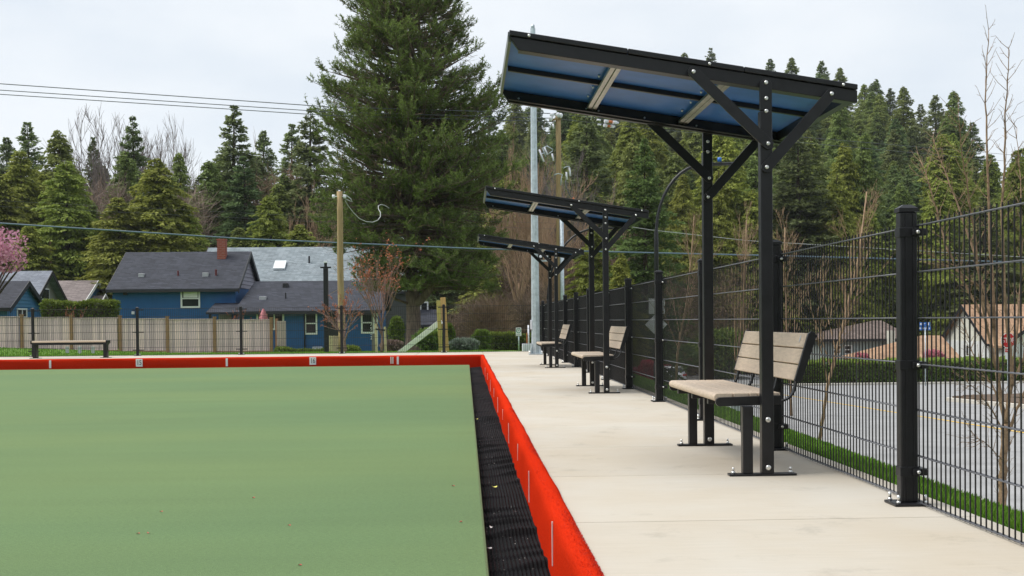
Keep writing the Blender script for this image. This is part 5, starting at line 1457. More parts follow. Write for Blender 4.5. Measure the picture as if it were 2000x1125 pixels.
# ------------------------------------------------------------------ vegetation
def conifer_mesh(name, seed, h, r, kind, N, leaf, size):
    global rng
    keep = rng; rng = np.random.default_rng(seed)
    nb = int(h * (30 if kind == 'cedar' else 22))
    t = np.sort(rng.random(nb)) ** (1.0 if kind == 'cedar' else 0.95)
    if kind == 'fir':
        wh = int(h * 1.25); t = (np.round(t * wh) + rng.normal(0, .5, nb)) / wh
    t = np.clip(t, .02, .995)
    if kind == 'cedar': prof = np.minimum(1, (t + .12) / .22) * (1 - t) ** .70
    elif kind == 'fir': prof = np.minimum(1, (t + .25) / .35) * (1 - t) ** .80
    else: prof = np.minimum(1, (t + .05) / .2) * (1 - t) ** .6
    t = np.clip(t, .02, .995)
    lump = 1 + .10 * np.sin(t * 9 + rng.uniform(0, 6)) * (kind != 'cedar')
    Lb = r * prof * rng.uniform(.62, 1.12, nb) * lump + .12
    az = rng.uniform(0, 2 * np.pi, nb)
    ph = rng.uniform(0, 6.28, 3)
    Lb = Lb * (1 + .17 * np.sin(3 * az + ph[0] + t * 8) + .13 * np.sin(5 * az + ph[1] - t * 15) + .10 * np.sin(2 * az + ph[2] + t * 27))
    out_ = np.stack([np.cos(az), np.sin(az), 0 * az], 1)
    z0 = h * (.03 + .965 * t)
    btint = rng.random(nb)
    idx = rng.choice(nb, N, p=(Lb + .15) / (Lb + .15).sum())
    s = rng.random(N) ** .62
    Lx = Lb[idx]
    if kind == 'cedar': dz = .18 * s - .55 * s ** 2 + .10 * s ** 4
    elif kind == 'fir': dz = (.10 + .5 * np.clip(t[idx] - .6, 0, 1)) * s - .34 * s ** 2 * (1 - t[idx])
    else: dz = .3 * s
    lat = np.stack([-out_[idx][:, 1], out_[idx][:, 0], 0 * s], 1)
    side = rng.normal(0, 1, N) * (.20 if kind == 'cedar' else .17) * Lx * (1.1 - s * .75)
    P = out_[idx] * (Lx * s)[:, None] + lat * side[:, None]
    P[:, 2] = z0[idx] + dz * Lx + rng.normal(0, .06, N)
    down = np.array([0, 0, -1.0])
    if kind == 'cedar': D = out_[idx] * .55 + lat * (np.sign(side) * .45)[:, None] + down * rng.uniform(.25, 1.0, N)[:, None]
    elif kind == 'fir': D = out_[idx] * .8 + lat * (np.sign(side) * .65)[:, None] + down * rng.uniform(-.25, .45, N)[:, None]
    else: D = out_[idx] * .5 + lat * (np.sign(side) * .4)[:, None] - down * .5
    D = unit(D + rng.normal(0, .28, (N, 3)))
    v, f = blades(P, D, size * rng.uniform(.6, 1.25, N) * (0.55 + .45 * np.minimum(1, Lx / (r * .4))), size * .40 * rng.uniform(.7, 1.3, N), unit(rng.normal(0, .6, (N, 3)) + np.array([0, 0, 1.])))
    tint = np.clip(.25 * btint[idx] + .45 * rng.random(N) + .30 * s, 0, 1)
    me = np_mesh(name, v, f, leaf, tint)
    # limbs and trunk
    mb = MB(); mb.tube([(0, 0, -1.5), (0, 0, h * .3), (.03 * r, 0, h * .7), (0, 0, h * .99)], [h * .017 + .05, h * .013, h * .007, .02], 8)
    for k in range(0, nb, 5 if kind == 'cedar' else 3):
        if t[k] > .94: continue
        a = out_[k] * Lb[k]; zz = z0[k]
        dd = (lambda q_: (.18 * q_ - .55 * q_ ** 2) if kind == 'cedar' else (.1 * q_ - .34 * q_ ** 2 * (1 - t[k])))
        mb.tube([(0, 0, zz), (a[0] * .5, a[1] * .5, zz + dd(.5) * Lb[k]), (a[0] * .85, a[1] * .85, zz + dd(.85) * Lb[k])], [.012 * Lb[k] + .01, .008 * Lb[k] + .006, .006], 4, False)
    tm = mb.data('trunk', 'bark_dark')
    rng = keep
    return me, tm
PROTO = {}
def proto(key, *a): PROTO[key] = conifer_mesh('crown', *a)
H = 20.0
for i in range(3): proto('cedar%d' % i, 10 + i, H, 4.7, 'cedar', 44000, 'cedar_leaf', .37)
for i in range(2): proto('dcedar%d' % i, 20 + i, H, 4.2, 'cedar', 38000, 'cedar_dark_leaf', .37)
for i in range(3): proto('fir%d' % i, 30 + i, H, 4.1, 'fir', 32000, 'fir_leaf', .37)
proto('bright', 41, H, 5.2, 'fir', 34000, 'bright_leaf', .4)
def plant_conifer(key, px, top_py, Y, label, group=None, wide=1.0, name='conifer_tree', cat='tree', base=None, zoff=0.0):
    b = onT(px, Y) if base is None else base
    if top_py is None: hh = base[3] if base is not None and len(base) > 3 else 18
    else: hh = ZatY(px, top_py, Y) - b.z
    o = thing(name, (b[0], b[1], b[2] - .3), label, cat, group)
    s = hh / H
    ws = (0.45 * s + 0.55 * 1.0) * wide if s > .4 else s * 1.3 * wide
    me, tm = PROTO[key]
    for nm, m_ in (('crown', me), ('trunk', tm)):
        c = link(nm, m_, o); c.scale = (ws, ws, s)
    o.rotation_euler = (0, 0, random.uniform(0, 6.28))
    return o
G_L = 'conifers behind the blue houses'
left = [('dcedar0', -25, 300, 118, 1.0, 'conifer cut by the left edge of the picture'),
        ('fir0', 18, 262, 140, 1.0, 'thin dark fir at the far left with a pointed top'),
        ('cedar0', 45, 285, 112, 1.15, 'broad olive cedar at far left behind the bright blue house'),
        ('fir1', 60, 232, 132, 1.1, 'dark fir with ragged top above the far left cedars'),
        ('dcedar1', 120, 245, 122, 1.15, 'brownish green cedar with a rounded top between two olive cedars at left'),
        ('cedar1', 135, 305, 108, 1.15, 'olive cedar above the taupe roofed house'),
        ('fir2', 265, 222, 135, 1.0, 'slim dark fir overlapping the tall bare tree'),
        ('fir0', 187, 262, 146, .7, 'thin fir standing just left of the tall bare tree trunk'),
        ('cedar2', 310, 300, 106, 1.3, 'large bright olive cedar above the dark blue house roof'),
        ('cedar0', 235, 375, 104, 1.2, 'lower olive cedar between the two biggest cedars at left'),
        ('dcedar0', 355, 290, 138, .8, 'small pointed cedar under the second bare tree'),
        ('dcedar1', 250, 288, 125, 1.0, 'olive cedar directly below the slim dark fir'),
        ('dcedar0', 412, 305, 116, 1.05, 'narrow dull green cedar right of the bare brown thicket'),
        ('fir1', 463, 199, 128, 1.15, 'tall open fir with the highest top left of the big pine'),
        ('fir2', 480, 300, 114, 1.2, 'blue green fir below the tall open fir'),
        ('fir0', 520, 250, 150, 1.0, 'distant fir among bare trees left of the big pine'),
        ('fir1', 575, 236, 140, 1.1, 'grey green fir touching the left edge of the big pine'),
        ('fir2', 612, 205, 120, 1.2, 'dark fir whose crown meets the upper left boughs of the big pine'),
        ('cedar1', 528, 372, 102, 1.0, 'short bright green cedar above the grey shingle roof'),
        ('cedar2', 588, 430, 100, 1.1, 'low olive cedar behind the ridge of the grey roof'),
        ('dcedar1', 560, 330, 122, 1.0, 'dull cedar in front of the brown bare trees left of the pine'),
        ('dcedar0', 470, 435, 101, 1.0, 'low dark cedar behind the brick chimney'),
        ('cedar0', 60, 430, 104, 1.0, 'low cedar behind the ridge of the bright blue house'),
        ('cedar2', 0, 330, 108, 1.2, 'olive cedar at the left edge beneath the pointed fir'),
        ('cedar0', 92, 330, 115, 1.2, 'olive cedar filling the gap between two bigger cedars at far left'),
        ('dcedar0', 178, 385, 113, 1.2, 'dull olive cedar below the bare brush at left'),
        ('cedar1', 360, 385, 108, 1.1, 'olive cedar on the right flank of the biggest left cedar'),
        ('dcedar1', 272, 400, 112, 1.2, 'dull green cedar tucked behind the blue house ridge'),
        ('fir0', 205, 318, 152, 1.2, 'dark distant fir under the tallest bare tree'),
        ('fir2', 235, 345, 128, 1.2, 'dark fir between the brush and the slim dark fir'),
        ('dcedar0', 335, 335, 130, 1.1, 'dull conifer behind the right shoulder of the biggest left cedar'),
        ('fir1', 392, 345, 134, 1.2, 'dark fir showing between the reddish brush and the narrow cedar'),
        ('dcedar1', 440, 285, 136, 1.1, 'dull conifer left of the tall open fir'),
        ('fir0', 505, 300, 132, 1.2, 'dark fir behind the pale tan bare tree'),
        ('dcedar0', 548, 350, 118, 1.1, 'dull green conifer right of the short bright cedar'),
        ('dcedar1', 190, 440, 109, 1.1, 'low dark cedar right behind the taupe roof')]
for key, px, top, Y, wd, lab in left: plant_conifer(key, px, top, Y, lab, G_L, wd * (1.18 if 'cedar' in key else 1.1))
near_r = [('bright', 1262, 262, 78, .8, 'bright green layered conifer right of the utility pole'),
          ('cedar0', 1335, 330, 112, .85, 'yellow green cedar left of the near shelter post'),
          ('cedar1', 1405, 322, 114, .9, 'yellow green cedar between the two near shelter posts'),
          ('cedar2', 1450, 400, 118, .9, 'lower cedar behind the front post of the near shelter'),
          ('cedar1', 1530, 366, 118, .85, 'pointed light green cedar right of the near shelter'),
          ('cedar0', 1580, 300, 120, .8, 'narrow green cedar midway to the hillside right of the shelter roof'),
          ('cedar2', 1625, 385, 119, .9, 'light green cedar behind the tall bare sapling'),
          ('dcedar0', 1690, 250, 124, .85, 'green pointed cedar half way up, right of the shelter roof'),
          ('cedar1', 1700, 400, 121, .95, 'olive cedar left of the nearest fence post top'),
          ('dcedar1', 1760, 350, 122, .95, 'olive cedar just behind the top of the nearest fence post'),
          ('fir1', 1810, 470, 142, 1.3, 'dark fir behind the blue street name sign'),
          ('dcedar0', 1870, 430, 141, 1.3, 'olive conifer above the white house at right'),
          ('cedar2', 1985, 285, 120, .85, 'tall olive cedar at the right edge of the picture'),
          ('dcedar1', 1945, 400, 126, 1.2, 'shaded conifer left of the cedar at the right edge'),
          ('cedar0', 1160, 430, 82, .9, 'bright lower cedar behind the middle shelter roof'),
          ('cedar2', 1215, 480, 74, .8, 'short green cedar behind the middle shelter posts')]
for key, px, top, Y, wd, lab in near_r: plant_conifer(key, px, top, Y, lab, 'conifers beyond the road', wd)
sky_r = [(1340, 99, 300), (1392, 91, 290), (1507, 112, 285), (1549, 108, 285), (1607, 116, 280), (1643, 128, 280), (1690, 160, 270), (1766, 164, 240), (1720, 180, 250), (1828, 182, 225), (1864, 172, 220), (1800, 200, 235), (1900, 235, 215), (1940, 300, 205), (2010, 290, 200), (1885, 260, 205)]
LAB_H = 'dark conifer standing in the dense forest on the far hillside'
G_H = 'conifers on the far hillside'
for k, (px, top, Y) in enumerate(sky_r): plant_conifer(random.choice(['fir0', 'fir1', 'fir2', 'fir0', 'dcedar0']), px, top, Y, LAB_H, G_H, 1.25)
cnt = 0
for Y in (118, 128, 139, 150, 163, 176, 190, 206, 223, 242, 262, 285):
    step = 8.6 * 2400 / Y / 2.3
    px = 1000 + random.uniform(0, step)
    while px < 2060:
        if Y > 190 and px > 1880: break
        hgt = random.choice([random.uniform(11, 17), random.uniform(15, 23)])
        b = onT(px, Y + random.uniform(-5, 5))
        key = random.choices(['fir0', 'fir1', 'fir2', 'dcedar0', 'dcedar1', 'cedar1', 'cedar2'], [2, 2, 2, 3, 3, 2 if Y < 200 else .6, 2 if Y < 180 else .4])[0]
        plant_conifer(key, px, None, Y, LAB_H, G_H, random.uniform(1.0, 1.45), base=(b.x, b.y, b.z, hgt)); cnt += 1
        px += step * random.uniform(.75, 1.35)
# a second rank that closes gaps left of and behind the pine
for px, Y, hgt in [(660, 130, 17), (700, 142, 18), (745, 128, 17), (800, 135, 19), (850, 125, 17), (900, 130, 18), (945, 122, 16), (985, 128, 20), (640, 150, 16), (880, 150, 18), (960, 150, 22)]:
    b = onT(px, Y); plant_conifer(random.choice(['fir0', 'fir1', 'fir2', 'dcedar0']), px, None, Y, 'conifer in the dark rank mostly hidden behind the big pine', 'conifers behind the big pine', 1.2, base=(b.x, b.y, b.z, hgt))

# ---- big pine
def big_pine():
    Y = 62.0; base = onT(806, Y); s = Y / 2400.0
    root = thing('pine_tree', base, 'huge spreading pine with a forked trunk towering over the houses', 'tree')
    g = np.random.default_rng(5)
    mb = MB()
    Ht = 21.5
    def wob(z, ph, a): return Vector((a * math.sin(z * .5 + ph), a * math.cos(z * .4 + ph), 0))
    zs = np.linspace(-.3, 3.0, 8)
    mb.tube([base + Vector((.05 * math.sin(z), 0, z)) for z in zs], [.55, .42, .385, .37, .36, .355, .35, .36], 14)
    leaders = []
    for ph, (dx, dy), hh, r0 in ((0, (-.35, 0), Ht, .25), (2, (.55, .3), Ht - 1.0, .22), (4, (.1, -.5), Ht - 3.5, .18)):
        pts = [base + Vector((0, 0, 2.8))] + [base + Vector((dx * min(1, (z - 4) / 3), dy * min(1, (z - 4) / 3), z)) + wob(z, ph, .10) for z in np.linspace(5.2, hh, 9)]
        mb.tube(pts, [r0 * (1 - .93 * (i / 9)) for i in range(10)], 10); leaders.append((dx, dy, hh))
    # heavy limb rising to the right from the fork
    mb.tube([base + Vector(p) for p in ((.0, -.05, 2.3), (.42, -.2, 2.55), (.85, -.3, 3.05), (1.1, -.35, 3.9), (1.35, -.3, 5.6))], [.24, .22, .2, .15, .1], 10)
    mb.tube([base + Vector(p) for p in ((-.2, -.2, 2.4), (-.8, -.6, 2.6), (-1.3, -.8, 3.1), (-1.8, -.9, 3.9))], [.07, .06, .05, .03], 6)
    # crown outline (half widths in metres by height, from the photograph)
    zp = [2.9, 4.0, 5.6, 7.5, 9, 11, 13, 14.5, 16, 17.5, 19, 20.5, 21.5]
    wl = [2.5, 3.4, 4.4, 4.9, 5.2, 5.2, 4.6, 4.2, 3.9, 3.0, 2.2, 1.2, .3]
    wr = [4.4, 5.0, 5.4, 5.7, 5.8, 5.5, 4.9, 3.9, 3.7, 3.1, 2.2, 1.2, .3]
    nb = 820
    bt = np.concatenate([g.uniform(2.9, 21.3, nb)]); az = g.uniform(0, 2 * np.pi, nb)
    P = []; D = []; TI = []; TW0 = []; TWd = []; TWl = []
    for i in range(nb):
        z = bt[i]; c, sn = math.cos(az[i]), math.sin(az[i])
        Rm = (np.interp(z, zp, wr) if c > 0 else np.interp(z, zp, wl)) * .93
        Lb = Rm * (g.uniform(.72, 1.06) if g.random() < .8 else g.uniform(.4, .7))
        Lb *= 1 + .13 * math.sin(2 * az[i] + z * 1.1) + .09 * math.sin(5 * az[i] - z * 2.3)
        ld = leaders[g.integers(0, 3)]
        if z > ld[2] - .5: ld = leaders[0]
        rise = g.uniform(.05, .30) if z > 8 else g.uniform(-.30, -.02)
        z_start = z - rise * Lb - .1 * Lb
        o0 = np.array([base.x + ld[0] * .8, base.y + ld[1] * .8, base.z + max(3.1, z_start)])
        end = np.array([base.x + c * Lb, base.y + sn * Lb, base.z + z])
        mid = o0 * .5 + end * .5 + np.array([0, 0, -.06 * Lb if z > 8 else .1])
        pts = [o0, o0 * .6 + mid * .4, mid, mid * .4 + end * .6, end]
        mb.tube([Vector(p_) for p_ in pts], [.018 * Lb + .02, .015 * Lb + .015, .012 * Lb + .012, .02, .01], 5, False)
        bt_ = g.random()
        outd = (end - o0) / max(np.linalg.norm(end - o0), .01)
        ntw = int(8 + Lb * 2.9)
        for k in range(ntw):
            q_ = g.uniform(.2, 1.0) ** .6
            pos = (o0 * (1 - q_) ** 2 + mid * 2 * q_ * (1 - q_) + end * q_ ** 2)
            lat = np.cross(outd, [0, 0, 1.0]); lat /= max(np.linalg.norm(lat), .01)
            d = outd * g.uniform(.3, .9) + lat * g.choice([-1, 1]) * g.uniform(.2, .95) + np.array([0, 0, g.uniform(.05, 1.0)])
            d /= np.linalg.norm(d); tl = g.uniform(.45, .95) * (1.25 - .5 * q_)
            TW0.append(pos); TWd.append(d); TWl.append(tl); TI.append(bt_)
    TW0 = np.array(TW0); TWd = np.array(TWd); TWl = np.array(TWl); TI = np.array(TI)
    # needle brushes along each twig
    nn = 30
    n = len(TW0); idx = np.repeat(np.arange(n), nn); q = g.uniform(.2, 1.05, n * nn)
    pos = TW0[idx] + TWd[idx] * (TWl[idx] * q)[:, None]; pos[:, 2] += .10 * TWl[idx] * q * q
    nd = unit(g.normal(0, 1, (n * nn, 3)) * .75 + TWd[idx] * .75 + np.array([0, 0, .30]))
    v, f = blades(pos, nd, g.uniform(.11, .21, n * nn), g.uniform(.026, .044, n * nn))
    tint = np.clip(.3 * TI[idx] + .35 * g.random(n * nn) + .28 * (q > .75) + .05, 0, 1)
    v = v - np.array(base)
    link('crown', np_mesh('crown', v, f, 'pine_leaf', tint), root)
    mb.build('trunk', 'bark_pine', root, fix=False)
    v, f = blades(TW0, TWd, TWl, .03)
    link('twigs', np_mesh('twigs', v - np.array(base), f, 'bark_pine'), root)
    m_ = 7000; zz = g.uniform(3, 18, m_); aa = g.uniform(0, 6.28, m_); rr = np.interp(zz, zp, wr) * g.uniform(.1, .8, m_)
    pd = np.stack([rr * np.cos(aa), rr * np.sin(aa), zz], 1); v, f = blades(pd, unit(g.normal(0, 1, (m_, 3)) + np.stack([np.cos(aa), np.sin(aa), 0 * aa], 1)), g.uniform(.3, .8, m_), .022)
    link('dead_twigs', np_mesh('dead_twigs', v, f, 'twig_brown', g.random(m_)), root)
    return root
big_pine()

# ---- leafless trees
def bare_tree(seed, h, spread, levels, n_limb, upright=.75, trunk_frac=.25, r0=.02, sides=5, twigs=4, limb_len=None, min_r=.0035):
    g = np.random.default_rng(seed); mb = MB(); tips = []
    def grow(p, d, ln, rad, lev):
        n = 4; pts = [p]; rr = [rad]; dd = d.copy(); q_ = p.copy(); step = ln / n
        for i in range(n):
            dd = dd + g.normal(0, .07, 3) + np.array([0, 0, .05 * upright]); dd /= np.linalg.norm(dd)
            q_ = q_ + dd * step; pts.append(q_); rr.append(rad * (1 - .62 * (i + 1) / n))
        mb.tube([Vector(x) for x in pts], rr, sides if lev < 2 else 3, lev == 0)
        if lev >= levels: tips.append((pts[-1], dd, ln)); return
        kids = n_limb if lev == 0 else twigs + (1 if lev == 1 else 0)
        for i in range(kids):
            t = (g.uniform(.22, .97) if limb_len else g.uniform(.45, 1.0)) if lev == 0 else g.uniform(.22, .98)
            k = min(int(t * n), n - 1); pp = pts[k] * (1 - (t * n - k)) + pts[k + 1] * (t * n - k)
            a = g.uniform(0, 6.28); perp = np.cross(dd, [math.cos(a), math.sin(a), .3]); perp /= np.linalg.norm(perp)
            nd = dd * upright + perp * (spread * g.uniform(.6, 1.3)); nd[2] += .15; nd /= np.linalg.norm(nd)
            rk = np.interp(t, [0, 1], [rad, rad * .38]) * .72
            ll = ln * g.uniform(.45, .8) * ((2.2 if trunk_frac < .4 else 1.0) if lev == 0 else .9) * (1.15 - .45 * t if lev else 1)
            if limb_len and lev == 0: ll = ln * limb_len * (1.15 - .85 * t) * g.uniform(.7, 1.25); rk *= .6
            grow(pp, nd, ll, max(rk, min_r), lev + 1)
        if lev > 0: tips.append((pts[-1], dd, ln))
    grow(np.zeros(3), np.array([0, 0, 1.0]), h * trunk_frac, r0 * h, 0)
    a = np.array(mb.v); s = h / a[:, 2].max()
    mb.v = [tuple(x) for x in a * s]
    return mb, np.array([t[0] for t in tips]) * s, np.array([t[1] for t in tips])
BARE = {}
def bare_proto(key, mat, bud=None, nbud=0, bsize=.05, **kw):
    mb, tp_, td = bare_tree(**kw)
    bm_ = None
    if bud:
        k = rng.integers(0, len(tp_), nbud); p = tp_[k] - td[k] * rng.uniform(0, .22, nbud)[:, None] + rng.normal(0, .02, (nbud, 3))
        v, f = blades(p, unit(rng.normal(0, 1, (nbud, 3)) + td[k]), bsize, bsize * .6)
        bm_ = np_mesh('buds', v, f, bud, rng.random(nbud))
    BARE[key] = (mb.data('branches', mat), bm_, kw['h'])
bare_proto('young1', 'bark_tan', seed=8, h=4.4, spread=.52, levels=3, n_limb=17, upright=1.0, trunk_frac=1.0, r0=.008, twigs=4, limb_len=.34)
bare_proto('young2', 'bark_tan', seed=12, h=4.4, spread=.5, levels=3, n_limb=16, upright=1.0, trunk_frac=1.0, r0=.008, twigs=4, limb_len=.36)
bare_proto('maple0', 'bark_red', 'bud_red', 700, .06, seed=17, h=4.0, spread=.40, levels=3, n_limb=9, upright=1.0, trunk_frac=.36, r0=.012, twigs=4)
bare_proto('maple1', 'bark_red', 'bud_red', 900, .055, seed=23, h=2.6, spread=.75, levels=2, n_limb=9, upright=.8, trunk_frac=.2, r0=.013, twigs=5)
bare_proto('wood0', 'bark_grey', seed=31, h=20, spread=.42, levels=4, n_limb=13, upright=.95, trunk_frac=.3, r0=.011, sides=5, twigs=5, min_r=.02)
bare_proto('wood1', 'bark_tan', seed=37, h=18, spread=.45, levels=4, n_limb=11, upright=.9, trunk_frac=.3, r0=.010, sides=5, twigs=5, min_r=.018)
def plant_bare(key, px, top, Y, label, group, wide=1.0, rot=None, name='bare_tree', zoff=0):
    b = onT(px, Y); hh = ZatY(px, top, Y) - b.z
    me, bm_, h0 = BARE[key]; s = hh / h0
    o = thing(name, (b.x, b.y, b.z - .05), label, 'tree', group)
    c = link('branches', me, o); c.scale = (s * wide, s * wide, s)
    if bm_: c = link('buds', bm_, o); c.scale = (s * wide, s * wide, s); tag(c, kind='stuff')
    o.rotation_euler = (0, 0, random.uniform(0, 6.28) if rot is None else rot)
    return o
G_Y = 'leafless street saplings along the verge'
for key, px, top, Y, wd, rot, lab in [
        ('young1', 1597, 345, 19.2, .9, 2.1, 'leafless sapling seen between the near bench and the nearest fence post'),
        ('young2', 1432, 385, 28.5, .9, 4.0, 'leafless sapling between the two posts of the near shelter'),
        ('young1', 1318, 405, 38.0, .9, 1.2, 'leafless sapling right of the black street light'),
        ('young2', 1545, 395, 34.0, 1.0, .3, 'leafless tan sapling across the road right of the near shelter')]:
    plant_bare(key, px, top, Y, lab, G_Y, wd, rot, 'sapling')
# nearest sapling: limbs laid out one by one
def near_sapling():
    Y = 10.6; b = onT(1956, Y); g = np.random.default_rng(4)
    root = thing('sapling', b, 'leafless sapling at far right whose twigs reach above the treeline', 'tree', G_Y)
    limbs = [([(1956, 1034), (1957, 960), (1960, 890), (1963, 828)], (.044, .030), 0),
             ([(1963, 832), (1948, 730), (1940, 600), (1934, 450), (1929, 300), (1925, 180), (1931, 58)], (.023, .003), .1),
             ([(1963, 830), (1976, 740), (1964, 600), (1956, 430), (1962, 300), (1967, 200), (1970, 95)], (.021, .003), -.25),
             ([(1948, 730), (1918, 590), (1903, 455), (1890, 373), (1879, 300), (1872, 230)], (.014, .0025), -.5),
             ([(1940, 640), (1905, 500), (1880, 430), (1850, 345), (1835, 310), (1822, 268)], (.013, .0025), .6),
             ([(1918, 620), (1880, 545), (1846, 480), (1828, 406), (1812, 350), (1799, 316)], (.014, .003), .3),
             ([(1935, 620), (1913, 561), (1870, 530), (1830, 507), (1798, 484)], (.012, .003), -.3),
             ([(1976, 740), (1990, 600), (1996, 480), (1992, 350), (1986, 250)], (.013, .0025), .4),
             ([(1975, 760), (1998, 700), (2016, 600), (2030, 430), (2026, 300)], (.014, .0025), .2),
             ([(1960, 880), (1985, 800), (2012, 740), (2040, 640)], (.018, .003), -.2),
             ([(1962, 850), (1938, 800), (1905, 762), (1880, 735)], (.009, .002), -.3),
             ([(1960, 800), (1930, 740), (1900, 690), (1885, 640)], (.010, .002), .2),
             ([(1958, 900), (1925, 865), (1900, 850)], (.006, .002), -.2)]
    mb = MB(); bud = []
    for pts, (r0, r1), dy in limbs:
        n = len(pts); P = []
        for i, (px, py) in enumerate(pts): P.append(np.array(atY(px, py, Y + dy * (i / (n - 1)))))
        fine = []
        for i in range(n - 1):
            for t in np.linspace(0, 1, 6)[:-1]: fine.append(P[i] * (1 - t) + P[i + 1] * t + g.normal(0, .004, 3))
        fine.append(P[-1]); m = len(fine)
        mb.tube([Vector(p) for p in fine], list(np.linspace(r0, r1, m)), 8 if r0 > .015 else 5)
        if r0 > .045: continue
        for i in range(3, m, 1):
            for rep_ in range(2):
                d = fine[min(i + 1, m - 1)] - fine[i - 1]; d = d / np.linalg.norm(d)
                a = g.uniform(0, 6.28); perp = np.cross(d, [math.cos(a), math.sin(a), .2]); perp /= np.linalg.norm(perp)
                nd = d * .75 + perp * g.uniform(.5, 1.0); nd[2] += .1; nd /= np.linalg.norm(nd); ln = g.uniform(.07, .24)
                e1 = fine[i] + nd * ln * .5; nd2 = nd + np.array([0, 0, .35]); e2 = e1 + nd2 / np.linalg.norm(nd2) * ln * .5
                mb.tube([Vector(fine[i]), Vector(e1), Vector(e2)], [.0032, .0026, .0016], 3, False)
                for q_ in (e1, e2):
                    pr = g.normal(0, 1, 3); pr /= np.linalg.norm(pr); mb.tube([Vector(q_), Vector(q_ + (pr * .5 + nd * .6) * g.uniform(.02, .07))], [.0022, .0014], 3, False)
    mb.build('branches', 'bark_young', root, fix=False)
near_sapling()
plant_bare('maple0', 744, 455, 37, 'staked leafless sapling with red buds before the big pine', 'red budded saplings', 1.3, .4, 'sapling')
plant_bare('maple1', 674, 560, 42, 'low fan shaped sapling with red buds at the service pole', 'red budded saplings', 1.15, 1.0, 'sapling')
plant_bare('maple1', 483, 600, 66, 'small red budded sapling behind the plank fence', 'red budded saplings', 1.0, 2.0, 'sapling')
plant_bare('maple1', 152, 595, 64.5, 'thin leafless shrub in front of the clipped hedge', 'red budded saplings', .7, 3.0, 'sapling').children[1].hide_render = False
G_B = 'tall leafless trees of the forest edge'
for key, px, top, Y, wd, lab in [
        ('wood0', 222, 186, 142, 1.1, 'tall spreading leafless tree against the sky at left'),
        ('wood0', 300, 226, 148, .9, 'second leafless tree against the sky, right of the slim dark fir'),
        ('wood0', 350, 252, 146, .8, 'third and smallest leafless tree against the sky at left'),
        ('wood1', 520, 250, 138, 1.0, 'pale tan leafless tree beside the tall open fir'),
        ('wood1', 560, 290, 132, 1.0, 'brownish leafless tree left of the big pine'),
        ('wood1', 380, 350, 118, 1.0, 'reddish leafless tree between the cedars above the blue house'),
        ('wood1', 200, 330, 120, 1.0, 'reddish leafless tree below the tallest bare tree'),
        ('wood1', 1018, 215, 92, .8, 'leafless tan tree touching the right edge of the big pine'),
        ('wood1', 1050, 235, 98, .8, 'leafless tan tree directly behind the galvanised pole'),
        ('wood0', 1120, 270, 110, .9, 'leafless grey tree right of the utility pole'),
        ('wood1', 1075, 330, 84, .8, 'lower leafless tree between the galvanised and wooden poles'),
        ('wood1', 1180, 330, 108, .9, 'leafless tree under the near shelter roof'),
        ('wood1', 600, 330, 110, .8, 'leafless tree showing under the left boughs of the pine')]:
    plant_bare(key, px, top, Y, lab, G_B, wd)

# ---- brush, shrubs, hedges
def thicket(name, px0, px1, Y, depth, top0, top1, n, mat, label, ln=(0.6, 1.7), wd=.022):
    xa, xb = XatY(px0, Y), XatY(px1, Y); zt0, zt1 = ZatY(px0, top0, Y), ZatY(px1, top1, Y)
    x = rng.uniform(xa, xb, n); y = Y + rng.uniform(0, depth, n); zg = terrain(x, y)
    zt = zt0 + (zt1 - zt0) * (x - xa) / (xb - xa) + .5 * np.sin(x * 1.7) + .3 * np.sin(x * 4.1 + 1)
    z = zg + (zt - zg) * rng.random(n) ** .8
    d = unit(np.stack([rng.normal(0, .55, n), rng.normal(0, .45, n), rng.uniform(-.1, 1.1, n)], 1))
    v, f = blades(np.stack([x, y, z - .4], 1), d, rng.uniform(*ln, n), rng.uniform(.6, 1.5, n) * wd)
    c = np.array([(xa + xb) / 2, Y, T((xa + xb) / 2, Y)])
    o = link(name, np_mesh(name, v - c, f, mat, rng.random(n)), None, c)
    return tag(o, label, 'shrub', None, 'stuff')
thicket('brush', 870, 1075, 74, 8, 606, 580, 11000, 'twig_dark', 'brown leafless brush filling the slope behind the parking sign')
thicket('brush', 985, 1085, 68, 4, 600, 580, 4500, 'twig_dark', 'reddish leafless brush behind the galvanised pole')
thicket('brush', 925, 990, 63, 2, 618, 605, 3500, 'bark_tan', 'pale straw coloured stems above the globe shrub', (.6, 1.5), .02)
thicket('brush', 990, 1250, 96, 12, 480, 460, 10000, 'twig_dark', 'leafless brown woodland edge behind the poles', (1.0, 2.6), .035)
thicket('brush', 170, 240, 112, 6, 350, 365, 2600, 'twig_red', 'reddish leafless brush between the cedars at left', (1, 2.4), .035)
thicket('brush', 340, 405, 110, 6, 385, 370, 2600, 'twig_red', 'reddish leafless brush right of the biggest cedar at left', (1, 2.4), .035)
thicket('brush', 480, 620, 124, 8, 350, 330, 4500, 'twig_brown', 'tan leafless brush left of the big pine', (1, 2.6), .04)
thicket('brush', 1250, 1480, 104, 8, 560, 540, 5000, 'twig_brown', 'tan leafless brush along the road beyond the fence', (.8, 2.0), .025)
def shrub_mesh(shape, n, leaf, mat, seed=0, core=None):
    """shape(u,v)->point on unit-ish surface handled by caller: returns arrays of points+normals"""
    P, Nn = shape(n)
    d = unit(Nn * .8 + rng.normal(0, .6, P.shape))
    v, f = blades(P, d, leaf * rng.uniform(.7, 1.3, len(P)), leaf * .55 * rng.uniform(.7, 1.3, len(P)))
    return v, f
